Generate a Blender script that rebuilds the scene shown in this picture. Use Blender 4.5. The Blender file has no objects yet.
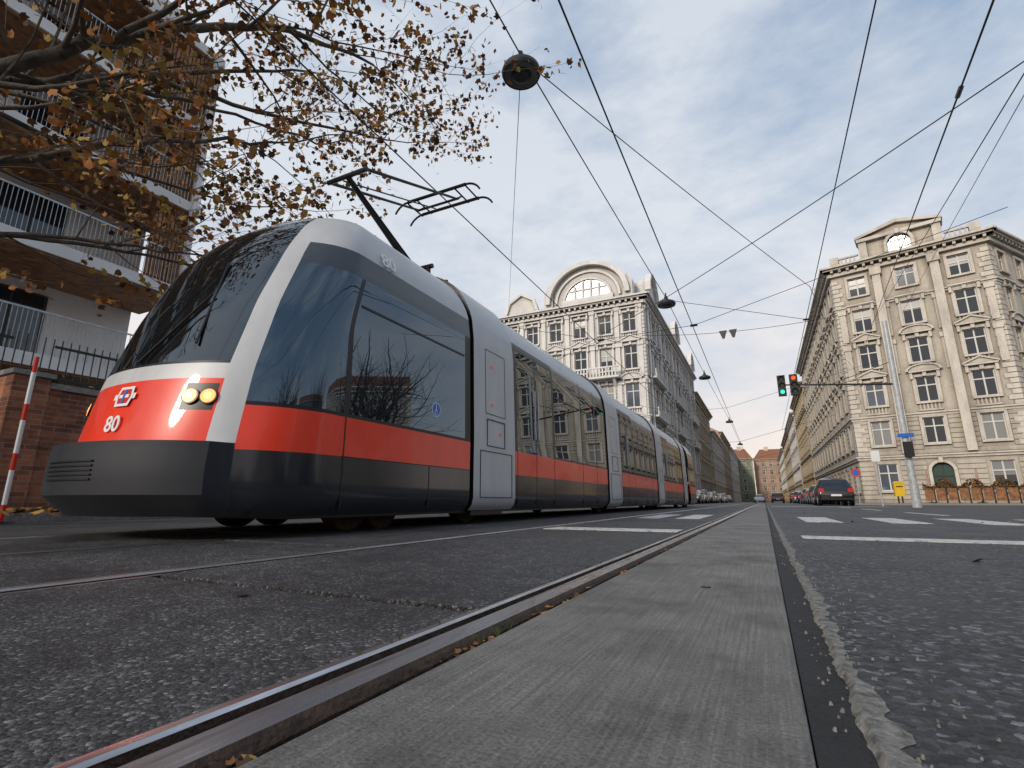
import bpy, math, random
from mathutils import Vector, Matrix
from mathutils import noise as mn
import bmesh
random.seed(7)
R = random.random
def U(a,b): return a+(b-a)*random.random()
scene = bpy.context.scene
COL = scene.collection

# ------------------------------------------------------------ materials
def newmat(name):
    m = bpy.data.materials.new(name); m.use_nodes = True
    nt = m.node_tree; b = nt.nodes['Principled BSDF']
    return m, nt, b
def plain(name, col, rough=.6, metal=0, ior=1.45, emit=None, es=0, coat=0, var=0.0, vscale=3.0, bump=0, bscale=40, tint=None):
    m, nt, b = newmat(name)
    b.inputs['Base Color'].default_value = (*col,1)
    b.inputs['Roughness'].default_value = rough
    b.inputs['Metallic'].default_value = metal
    b.inputs['IOR'].default_value = ior
    b.inputs['Coat Weight'].default_value = coat
    b.inputs['Coat Roughness'].default_value = .05
    if tint: b.inputs['Specular Tint'].default_value=(*tint,1)
    if emit:
        b.inputs['Emission Color'].default_value = (*emit,1); b.inputs['Emission Strength'].default_value = es
    if var>0 or bump>0:
        tc = nt.nodes.new('ShaderNodeTexCoord')
        n = nt.nodes.new('ShaderNodeTexNoise'); n.inputs['Scale'].default_value = vscale; n.inputs['Detail'].default_value = 6
        nt.links.new(tc.outputs['Object'], n.inputs['Vector'])
        if var>0:
            mr = nt.nodes.new('ShaderNodeMapRange'); mr.inputs[1].default_value=.3; mr.inputs[2].default_value=.7
            mr.inputs[3].default_value=1-var; mr.inputs[4].default_value=1+var
            nt.links.new(n.outputs['Fac'], mr.inputs[0])
            hs = nt.nodes.new('ShaderNodeHueSaturation'); hs.inputs['Color'].default_value=(*col,1)
            nt.links.new(mr.outputs[0], hs.inputs['Value']); nt.links.new(hs.outputs[0], b.inputs['Base Color'])
            mr2 = nt.nodes.new('ShaderNodeMapRange'); mr2.inputs[3].default_value=max(0,rough-.12*min(1,rough*3)); mr2.inputs[4].default_value=min(1,rough+.12*min(1,rough*3))
            nt.links.new(n.outputs['Fac'], mr2.inputs[0]); nt.links.new(mr2.outputs[0], b.inputs['Roughness'])
        if bump>0:
            n2 = nt.nodes.new('ShaderNodeTexNoise'); n2.inputs['Scale'].default_value=bscale; n2.inputs['Detail'].default_value=5
            nt.links.new(tc.outputs['Object'], n2.inputs['Vector'])
            bp = nt.nodes.new('ShaderNodeBump'); bp.inputs['Strength'].default_value=bump; bp.inputs['Distance'].default_value=.02
            nt.links.new(n2.outputs['Fac'], bp.inputs['Height']); nt.links.new(bp.outputs[0], b.inputs['Normal'])
    return m
def ramp(nt, stops):
    r = nt.nodes.new('ShaderNodeValToRGB'); e = r.color_ramp.elements
    while len(e)<len(stops): e.new(.5)
    for i,(p,c) in enumerate(stops):
        e[i].position=p; e[i].color=(*c,1) if len(c)==3 else c
    return r
def mapping(nt, scale):
    tc = nt.nodes.new('ShaderNodeTexCoord'); mp = nt.nodes.new('ShaderNodeMapping'); mp.inputs['Scale'].default_value=scale
    nt.links.new(tc.outputs['Object'], mp.inputs['Vector']); return mp
def mixc(nt, a, b, fac, mode='MIX'):
    x = nt.nodes.new('ShaderNodeMix'); x.data_type='RGBA'; x.blend_type=mode
    for s,v in ((0,fac),(6,a),(7,b)):
        if hasattr(v,'links') or hasattr(v,'is_output'): nt.links.new(v, x.inputs[s])
        else: x.inputs[s].default_value = v if s==0 else (*v,1)
    return x.outputs[2]
def noise(nt, vec, scale, detail=6, rough=.55):
    n = nt.nodes.new('ShaderNodeTexNoise'); n.inputs['Scale'].default_value=scale; n.inputs['Detail'].default_value=detail
    n.inputs['Roughness'].default_value=rough
    nt.links.new(vec, n.inputs['Vector']); return n.outputs['Fac']

def asphalt(name, dark, light, vs=95, bump=.8, stain=.35):
    m, nt, b = newmat(name); mp = mapping(nt,(1,1,1)); v=mp.outputs[0]
    vo = nt.nodes.new('ShaderNodeTexVoronoi'); vo.inputs['Scale'].default_value=vs; nt.links.new(v, vo.inputs['Vector'])
    bw = nt.nodes.new('ShaderNodeSeparateColor'); nt.links.new(vo.outputs['Color'], bw.inputs[0])
    rp = ramp(nt,[(0,dark),(.55,tuple(.5*(a+c) for a,c in zip(dark,light))),(.86,light),(1,tuple(min(1,c*2.9) for c in light))])
    nt.links.new(bw.outputs[0], rp.inputs[0])
    fine = noise(nt, v, 260, 3)
    f2 = ramp(nt,[(.3,(.42,.42,.42)),(.7,(1.42,1.42,1.42))]); nt.links.new(fine,f2.inputs[0])
    c = mixc(nt, rp.outputs[0], f2.outputs[0], 1.0, 'MULTIPLY')
    big = noise(nt, v, 1.1, 10, .68)
    f3 = ramp(nt,[(.34,(1-stain,)*3),(.5,(1,1,1)),(.66,(1+stain,)*3)]); nt.links.new(big,f3.inputs[0])
    c = mixc(nt, c, f3.outputs[0], 1.0, 'MULTIPLY')
    mid = noise(nt, v, 9, 5, .7)
    f4 = ramp(nt,[(.35,(.65,.64,.63)),(.5,(1,1,1)),(.68,(1.28,1.28,1.28))]); nt.links.new(mid,f4.inputs[0])
    c = mixc(nt, c, f4.outputs[0], 1.0, 'MULTIPLY')
    nt.links.new(c, b.inputs['Base Color'])
    rr = ramp(nt,[(.35,(.45,)*3),(.65,(.72,)*3)]); nt.links.new(big,rr.inputs[0]); nt.links.new(rr.outputs[0],b.inputs['Roughness'])
    bp = nt.nodes.new('ShaderNodeBump'); bp.inputs['Strength'].default_value=bump; bp.inputs['Distance'].default_value=.006
    ad = nt.nodes.new('ShaderNodeMath'); ad.operation='SUBTRACT'
    nt.links.new(fine, ad.inputs[0]); nt.links.new(vo.outputs['Distance'], ad.inputs[1])
    nt.links.new(ad.outputs[0], bp.inputs['Height']); nt.links.new(bp.outputs[0], b.inputs['Normal'])
    return m
M={}
M['asph'] = asphalt('asphalt_coarse',(.016,.017,.021),(.080,.082,.090), 85, 1.0, .3)
M['slab'] = asphalt('track_slab',(.022,.022,.024),(.080,.079,.080),140,1.0,.5)
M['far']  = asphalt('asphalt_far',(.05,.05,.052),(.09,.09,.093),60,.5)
def concrete():
    m, nt, b = newmat('brushed_concrete')
    v1 = mapping(nt,(170,3.5,1)).outputs[0]; v=mapping(nt,(1,1,1)).outputs[0]
    st = noise(nt,v1,1.0,5,.6)
    r1 = ramp(nt,[(.3,(.120,.115,.106)),(.52,(.170,.163,.150)),(.72,(.232,.223,.204))]); nt.links.new(st,r1.inputs[0])
    bl = noise(nt,v,3.2,10,.68); r2=ramp(nt,[(.33,(.52,.51,.50)),(.5,(.95,.95,.95)),(.68,(1.30,1.28,1.24))]); nt.links.new(bl,r2.inputs[0])
    c = mixc(nt,r1.outputs[0],r2.outputs[0],1.0,'MULTIPLY')
    fi = noise(nt,v,180,3); r3=ramp(nt,[(.3,(.62,.62,.62)),(.7,(1.28,1.28,1.28))]); nt.links.new(fi,r3.inputs[0])
    c = mixc(nt,c,r3.outputs[0],1.0,'MULTIPLY')
    vo = nt.nodes.new('ShaderNodeTexVoronoi'); vo.inputs['Scale'].default_value=38; nt.links.new(v, vo.inputs['Vector'])
    rp = ramp(nt,[(.08,(.35,.34,.33)),(.16,(1,1,1))]); nt.links.new(vo.outputs['Distance'],rp.inputs[0])
    c = mixc(nt,c,rp.outputs[0],.5,'MULTIPLY')
    nt.links.new(c,b.inputs['Base Color']); b.inputs['Roughness'].default_value=.68
    ad=nt.nodes.new('ShaderNodeMath'); nt.links.new(st,ad.inputs[0]); nt.links.new(fi,ad.inputs[1])
    bp=nt.nodes.new('ShaderNodeBump'); bp.inputs['Strength'].default_value=.7; bp.inputs['Distance'].default_value=.004
    nt.links.new(ad.outputs[0],bp.inputs['Height']); nt.links.new(bp.outputs[0],b.inputs['Normal'])
    return m
M['conc']=concrete()
def steel():
    m, nt, b = newmat('rail_steel')
    v=mapping(nt,(20,1.2,20)).outputs[0]
    st=noise(nt,v,2.0,8,.7)
    r1=ramp(nt,[(.32,(.18,.15,.13)),(.46,(.42,.40,.39)),(.65,(.66,.66,.68))]); nt.links.new(st,r1.inputs[0])
    nt.links.new(r1.outputs[0],b.inputs['Base Color']); b.inputs['Metallic'].default_value=.9
    r2=ramp(nt,[(.35,(.45,)*3),(.6,(.22,)*3)]); nt.links.new(st,r2.inputs[0]); nt.links.new(r2.outputs[0],b.inputs['Roughness'])
    return m
M['steel']=steel()
M['rust']=plain('rusty_steel',(.055,.033,.022),.7,.3,var=.5,vscale=25,bump=.5,bscale=90)
M['dirt']=plain('joint_dirt',(.016,.013,.011),.95,var=.6,vscale=40,bump=1,bscale=120)
M['tar']=plain('tar_joint',(.020,.020,.021),.7,var=.5,vscale=14,bump=.8,bscale=100)
def crumble():
    m, nt, b = newmat('crumbled_mortar'); v=mapping(nt,(1,1,1)).outputs[0]
    n=noise(nt,v,45,6,.7); r=ramp(nt,[(.3,(.05,.05,.05)),(.48,(.18,.175,.16)),(.7,(.36,.35,.32))]); nt.links.new(n,r.inputs[0])
    nt.links.new(r.outputs[0],b.inputs['Base Color']); b.inputs['Roughness'].default_value=.9
    bp=nt.nodes.new('ShaderNodeBump'); bp.inputs['Strength'].default_value=1; bp.inputs['Distance'].default_value=.01
    nt.links.new(n,bp.inputs['Height']); nt.links.new(bp.outputs[0],b.inputs['Normal']); return m
M['mortar']=crumble()
def roadpaint():
    m, nt, b = newmat('worn_road_paint'); v=mapping(nt,(1,1,1)).outputs[0]
    n=noise(nt,v,14,9,.75); r=ramp(nt,[(.38,(.08,.08,.08)),(.47,(.50,.50,.48)),(.7,(.72,.72,.70))]); nt.links.new(n,r.inputs[0])
    nt.links.new(r.outputs[0],b.inputs['Base Color']); b.inputs['Roughness'].default_value=.6; return m
M['paint']=roadpaint()
M['pave']=plain('pavement',(.16,.155,.15),.8,var=.25,vscale=2,bump=.4,bscale=60)
M['kerb']=plain('kerb_granite',(.25,.24,.23),.7,var=.3,vscale=20)
def stucco(name,col,dirt=.35):
    m, nt, b = newmat(name); v=mapping(nt,(1,1,.35)).outputs[0]; v2=mapping(nt,(1,1,1)).outputs[0]
    n=noise(nt,v,.9,10,.7); r=ramp(nt,[(.3,tuple(c*(1-dirt) for c in col)),(.55,col),(.8,tuple(min(.85,c*1.12) for c in col))])
    nt.links.new(n,r.inputs[0])
    n2=noise(nt,v2,9,6,.7); r2=ramp(nt,[(.3,(.85,.84,.82)),(.6,(1.05,1.05,1.05))]); nt.links.new(n2,r2.inputs[0])
    c=mixc(nt,r.outputs[0],r2.outputs[0],1.0,'MULTIPLY')
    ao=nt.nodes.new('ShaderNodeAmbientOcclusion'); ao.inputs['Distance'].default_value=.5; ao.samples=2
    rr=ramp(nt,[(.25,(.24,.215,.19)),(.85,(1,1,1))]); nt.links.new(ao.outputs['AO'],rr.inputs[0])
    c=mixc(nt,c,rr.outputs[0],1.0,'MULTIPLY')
    nt.links.new(c,b.inputs['Base Color']); b.inputs['Roughness'].default_value=.85
    bp=nt.nodes.new('ShaderNodeBump'); bp.inputs['Strength'].default_value=.3; bp.inputs['Distance'].default_value=.03
    nt.links.new(n2,bp.inputs['Height']); nt.links.new(bp.outputs[0],b.inputs['Normal']); return m
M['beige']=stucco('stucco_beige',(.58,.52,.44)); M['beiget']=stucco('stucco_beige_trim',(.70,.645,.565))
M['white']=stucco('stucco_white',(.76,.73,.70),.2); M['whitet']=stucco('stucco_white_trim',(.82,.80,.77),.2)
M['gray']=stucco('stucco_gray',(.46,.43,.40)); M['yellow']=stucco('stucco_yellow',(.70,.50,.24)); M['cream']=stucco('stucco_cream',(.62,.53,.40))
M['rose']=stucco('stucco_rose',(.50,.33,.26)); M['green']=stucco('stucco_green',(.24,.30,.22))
M['glass']=plain('window_glass',(.010,.016,.026),.05,ior=1.7)
M['glass2']=plain('window_glass_pale',(.07,.09,.12),.08,ior=1.8)
M['curtain']=plain('window_with_curtain',(.20,.20,.20),.3,ior=1.6,coat=.5)
M['wframe']=plain('window_frame_white',(.66,.65,.62),.5)
M['wdark']=plain('dark_frame',(.03,.03,.03),.5)
M['roof']=plain('roof_tile_dark',(.085,.065,.06),.7,var=.3,vscale=4)
M['rooft']=plain('roof_tile_brown',(.26,.11,.06),.75,var=.3,vscale=4)
M['metal']=plain('painted_metal_gray',(.45,.47,.48),.45,.2,var=.2,vscale=8)
M['black']=plain('black_plastic',(.012,.012,.013),.4)
M['wire']=plain('wire_dark',(.02,.02,.022),.5,.3)
M['door']=plain('door_green',(.02,.06,.045),.5,var=.3)
M['weed']=plain('weed_green',(.05,.08,.02),.8,var=.3)
M['wood']=plain('balcony_wood',(.26,.12,.05),.6,var=.5,vscale=5,bump=.3)
M['whitew']=plain('plaster_white',(.68,.67,.66),.8,var=.1,vscale=1)
M['red']=plain('red_paint',(.62,.03,.015),.3)
def grime(name,col,rough,metal=0,coat=.5,ior=1.5,dirt=(.08,.07,.06)):
    m, nt, b = newmat(name); v=mapping(nt,(1.5,1.5,.5)).outputs[0]
    n=noise(nt,v,2.5,9,.7); r=ramp(nt,[(.3,tuple(c*.85 for c in col)),(.6,col)]); nt.links.new(n,r.inputs[0])
    sp=nt.nodes.new('ShaderNodeSeparateXYZ'); tc=nt.nodes.new('ShaderNodeTexCoord'); nt.links.new(tc.outputs['Object'],sp.inputs[0])
    mr=nt.nodes.new('ShaderNodeMapRange'); mr.inputs[1].default_value=.12; mr.inputs[2].default_value=.45; mr.inputs[3].default_value=.6; mr.inputs[4].default_value=0
    nt.links.new(sp.outputs[2],mr.inputs[0])
    mu=nt.nodes.new('ShaderNodeMath'); mu.operation='MULTIPLY'; nt.links.new(mr.outputs[0],mu.inputs[0]); nt.links.new(n,mu.inputs[1])
    c=mixc(nt,r.outputs[0],dirt,mu.outputs[0])
    nt.links.new(c,b.inputs['Base Color'])
    r2=nt.nodes.new('ShaderNodeMapRange'); r2.inputs[3].default_value=rough*.7; r2.inputs[4].default_value=rough*1.5; nt.links.new(n,r2.inputs[0]); nt.links.new(r2.outputs[0],b.inputs['Roughness'])
    b.inputs['Metallic'].default_value=metal; b.inputs['Coat Weight'].default_value=coat; b.inputs['IOR'].default_value=ior
    b.inputs['Coat Roughness'].default_value=.04
    return m
T=dict(silver=grime('tram_silver_paint',(.54,.55,.56),.42,.1,.15), red=grime('tram_red_paint',(.88,.05,.018),.3,0,.3,1.42),
  dark=grime('tram_dark_gray_paint',(.014,.017,.024),.14,.0,.1,1.5,(.04,.036,.032)), bump=grime('tram_bumper',(.020,.023,.030),.5,0,.05,1.4,(.05,.045,.04)),
  frieze=grime('tram_frieze_paint',(.030,.038,.052),.25,.0,.4),
  glass=plain('tram_glass',(.004,.009,.016),.010,ior=2.15,tint=(.72,.87,1)), post=plain('tram_black_seal',(.008,.008,.009),.35),
  wind=plain('tram_windscreen',(.006,.008,.010),.010,ior=2.1,tint=(.85,.93,1)))
M['lampon']=plain('headlight_lit',(.9,.5,.2),.3,emit=(1,.28,.05),es=1.3)
M['lampin']=plain('headlight_core',(.9,.5,.2),.3,emit=(1,.50,.17),es=2.0)
M['orange']=plain('marker_orange',(.8,.14,.01),.3,emit=(1,.2,.02),es=.15)
M['blue']=plain('pictogram_blue',(.02,.13,.5),.4); M['wpaint']=plain('white_paint',(.8,.8,.8),.4)

# ------------------------------------------------------------ mesh builder
class MB:
    def __init__(s): s.v=[]; s.f=[]; s.m=[]; s.ml=[]
    def mi(s,mat):
        if mat not in s.ml: s.ml.append(mat)
        return s.ml.index(mat)
    def face(s,pts,mat):
        i=len(s.v); s.v.extend([tuple(p) for p in pts]); s.f.append(tuple(range(i,i+len(pts)))); s.m.append(s.mi(mat))
    def box(s,fr,u0,u1,v0,v1,z0,z1,mat):
        i=len(s.v)
        for z in (z0,z1):
            for (u,v) in ((u0,v0),(u1,v0),(u1,v1),(u0,v1)): s.v.append(fr(u,v,z))
        k=s.mi(mat)
        for f in ((0,3,2,1),(4,5,6,7),(0,1,5,4),(1,2,6,5),(2,3,7,6),(3,0,4,7)):
            s.f.append(tuple(i+j for j in f)); s.m.append(k)
    def prism(s,fr,pts,v0,v1,mat):
        n=len(pts); a=[fr(u,v1,z) for u,z in pts]; b=[fr(u,v0,z) for u,z in pts]
        s.face(a,mat); s.face(b[::-1],mat)
        for i in range(n):
            j=(i+1)%n; s.face([a[i],a[j],b[j],b[i]],mat)
    def tube(s,p0,p1,r0,r1,mat,n=6,caps=False):
        p0=Vector(p0);p1=Vector(p1); d=(p1-p0)
        if d.length<1e-6: return
        q=d.to_track_quat('Z','Y'); i=len(s.v)
        for p,r in ((p0,r0),(p1,r1)):
            for k in range(n):
                a=2*math.pi*k/n; s.v.append(tuple(p+q@Vector((math.cos(a)*r,math.sin(a)*r,0))))
        k2=s.mi(mat)
        for k in range(n):
            s.f.append((i+k,i+(k+1)%n,i+n+(k+1)%n,i+n+k)); s.m.append(k2)
        if caps:
            s.f.append(tuple(i+k for k in range(n))[::-1]); s.m.append(k2)
            s.f.append(tuple(i+n+k for k in range(n))); s.m.append(k2)
    def build(s,name,parent=None,smooth=False,ang=35,recalc=True,bevel=0):
        me=bpy.data.meshes.new(name); me.from_pydata(s.v,[],s.f)
        for m in s.ml: me.materials.append(m)
        me.polygons.foreach_set('material_index',s.m)
        if recalc:
            bm=bmesh.new(); bm.from_mesh(me); bmesh.ops.recalc_face_normals(bm,faces=bm.faces); bm.to_mesh(me); bm.free()
        if smooth:
            me.polygons.foreach_set('use_smooth',[True]*len(me.polygons)); me.set_sharp_from_angle(angle=math.radians(ang))
        me.update()
        o=bpy.data.objects.new(name,me); COL.objects.link(o)
        if parent: o.parent=parent
        if bevel:
            b=o.modifiers.new('b','BEVEL'); b.width=bevel; b.segments=2; b.limit_method='ANGLE'
        return o
def empty(name):
    o=bpy.data.objects.new(name,None); COL.objects.link(o); return o
W=lambda u,v,z:(u,v,z)
def frame(O,d,n):
    return lambda u,v,z:(O[0]+d[0]*u+n[0]*v, O[1]+d[1]*u+n[1]*v, z)
def disc(mb,c,nrm,r,mat,th=.01,n=20):
    c=Vector(c); nrm=Vector(nrm).normalized(); mb.tube(c,c+nrm*th,r,r,mat,n,True)

# ------------------------------------------------------------ ground
g=MB(); S=900
g.face([(-S,-S,-.09),(S,-S,-.09),(S,S,-.09),(-S,S,-.09)],M['far']); g.build('ground')
Y0,Y1=-4,330
road=MB()
def strip(mb,x0,x1,mat,y0=Y0,y1=Y1,zt=0,zb=-.085): mb.box(W,x0,x1,y0,y1,zb,zt,mat)
strip(road,.095,5.4,M['asph'],-4,60)
strip(road,5.402,60,M['asph'],-4,43.9,-.001)
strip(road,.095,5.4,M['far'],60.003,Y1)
strip(road,-8.3,-4.985,M['slab'],Y0,Y1)
strip(road,-60,-8.302,M['asph'],30,47.5,-.001)
road.build('road')
rb=MB()
def slabs(x0,x1,L,off):
    y=Y0+off
    while y<70:
        rb.box(W,x0,x1,y+.020,y+L-.020,-.07,U(-.003,.003),M['slab']); y+=L
    rb.box(W,x0,x1,y+.011,Y1,-.07,0,M['slab'])
slabs(-2.01,-.668,3.0,-.85)
slabs(-3.39,-2.148,3.0,.35)
slabs(-4.85,-3.528,3.0,1.0)
o=rb.build('track_slabs',bevel=.004)
jf=MB(); jf.box(W,-4.95,-.5,Y0,70,-.082,-.045,M['dirt']); jf.build('joint_filling')
cs=MB(); y=Y0
while y<90:
    cs.box(W,-.505,.02,y+.004,y+3.6-.004,-.07,U(-.001,.001),M['conc']); y+=3.6
cs.box(W,-.505,.02,y+.004,Y1,-.07,0,M['conc']); cs.build('concrete_strip',bevel=.004)
tj=MB(); strip(tj,.022,.093,M['tar'],zt=-.007,zb=-.085)
n=2600; ys=[.0+i*.012 for i in range(n)]
pe=[]
for i,yy in enumerate(ys):
    nn=mn.noise(Vector((yy*5,1.3,0)))*.020+mn.noise(Vector((yy*24,4.3,0)))*.013+mn.noise(Vector((yy*80,9.3,0)))*.008
    n2=mn.noise(Vector((yy*9,7.3,0)))*.008+mn.noise(Vector((yy*60,2.3,0)))*.005
    pe.append((.078+n2,.112+nn))
for i in range(n-1):
    a,b=pe[i],pe[i+1]; zz=.0035
    tj.face([(a[0],ys[i],-.006),(b[0],ys[i+1],-.006),(b[0]+.008,ys[i+1],zz),(a[0]+.008,ys[i],zz)],M['mortar'])
    tj.face([(a[0]+.008,ys[i],zz),(b[0]+.008,ys[i+1],zz),(max(b[0]+.010,b[1]),ys[i+1],.001),(max(a[0]+.010,a[1]),ys[i],.001)],M['mortar'])
for i in range(500):
    yy=.3+7*R()**1.6; x=.11+U(-.07,.10); s=U(.001,.0035); tj.tube((x,yy,.0),(x+U(-.001,.001),yy,s*1.5),s,s*.5,M['mortar'],5,True)
tj.build('road_joint')
def rail(name,x,side=1):
    mb=MB()
    pr=[(-.065,-.08),(-.065,-.012),(-.058,-.004),(-.05,.002),(.0,.004),(.012,-.002),(.016,-.04),(.046,-.04),(.052,-.006),(.057,-.001),(.075,-.002),(.078,-.08)]
    mats=[M['rust'],M['rust'],M['rust'],M['steel'],M['steel'],M['rust'],M['dirt'],M['rust'],M['steel'],M['steel'],M['rust']]
    ysr=[Y0,-1,0,1,2,4,8,16,40,100,Y1]
    for j in range(len(pr)-1):
        for k in range(len(ysr)-1):
            (a,za),(b,zb)=pr[j],pr[j+1]
            mb.face([(x+side*a,ysr[k],za),(x+side*b,ysr[k],zb),(x+side*b,ysr[k+1],zb),(x+side*a,ysr[k+1],za)],mats[j])
    return mb
for (x,sd) in ((-.60,-1),(-2.08,1),(-3.46,-1),(-4.92,1)):
    rail('tram_rail',x,sd).build('tram_rail')
lm=[plain('leaf_brown',(.15,.065,.02),.8),plain('leaf_orange',(.34,.13,.025),.75),plain('leaf_ochre',(.34,.21,.045),.75),plain('leaf_dark',(.06,.03,.015),.8)]
def leaf(mb,p,s,mat,flat=False):
    a=U(0,6.28); p=Vector(p)
    if flat: nrm=Vector((U(-.35,.35),U(-.35,.35),1)).normalized()
    else: nrm=Vector((U(-1,1),U(-1,1),U(-1,1))).normalized()
    q=nrm.to_track_quat('Z','Y'); 
    pts=[(0,-.5),(.30,-.32),(.5,.02),(.22,.15),(.12,.55),(-.1,.2),(-.42,.3),(-.36,-.25)]
    c,sn=math.cos(a),math.sin(a)
    vs=[p+q@Vector(((x*c-y*sn)*s,(x*sn+y*c)*s,.12*s*math.sin(x*5))) for x,y in pts]
    mb.face(vs,mat)
lt=MB()
for i in range(520):
    yy=.2+6*R()**1.5
    if mn.noise(Vector((yy*2.5,0,0)))<-.08 : continue
    leaf(lt,(U(-.534,-.505),yy,U(-.016,-.002)),U(.006,.020),random.choice(lm+[lm[3],lm[0]]),True)
for i in range(40):
    leaf(lt,(U(-3,5),U(2.5,14),.006),U(.02,.05),random.choice(lm),True)
for i in range(3000):
    leaf(lt,(U(-10.4,-8.45) if R()<.8 else U(-8.4,-6.2),U(1.5,12),U(.125,.16)),U(.07,.14),random.choice(lm),True)
lt.build('fallen_leaves',recalc=False)
wd=MB()
for i in range(500):
    x=random.choice([-.52,-.672,-.672,-2.01,-2.15,-3.39])+U(-.006,.006); yy=U(.3,7)
    if mn.noise(Vector((x*9,yy*1.7,3)))<.12: continue
    for _ in range(5):
        h=U(.004,.012); wd.face([(x,yy,-.012),(x+.003,yy+.003,-.012),(x+U(-.012,.012),yy+U(-.012,.012),h)],M['weed'])
wd.build('weeds',recalc=False)
pv=MB()
pv.box(W,-60,-8.45,-30,30,-.085,.12,M['pave']); pv.box(W,-8.45,-8.3,-30,30,-.085,.125,M['kerb'])
pv.box(W,-60,-7.95,47.5,Y1,-.085,.12,M['pave']); pv.box(W,-7.95,-7.8,47.5,Y1,-.085,.125,M['kerb'])
pv.box(W,5.55,80,44.05,Y1,-.085,.12,M['pave']); pv.box(W,5.4,5.55,44.05,Y1,-.085,.125,M['kerb']); pv.box(W,5.4,80,43.9,44.05,-.085,.125,M['kerb'])
pv.build('pavement')
mk=MB()
def mark(x0,x1,y0,y1): mk.box(W,x0,x1,y0,y1,.001,.0055,M['paint'])
mark(.22,5.2,4.25,4.55); mark(-1.93,-.7,4.6,5.0)
for i in range(9): mark(.45+i*.9,.45+i*.9+.40,7.6,9.8)
for x in (-1.85,-1.25): mark(x,x+.35,8.2,10.6)
for x in (6.3,7.4,8.5,9.6,10.7,11.8): mark(x,x+.5,14,17)
mark(2.9,3.02,12,15); mark(2.9,3.02,18,21); mark(2.9,3.02,24,27); mark(.3,5.3,30,30.5)
mk.build('road_markings')
dk=MB()
for (x,y) in ((-.19,1.75),(-1.35,1.02)):
    dk.tube((x,y,.0005),(x,y,.003),.014,.014,M['black'],14,True)
dk.build('drain_plug')

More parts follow.
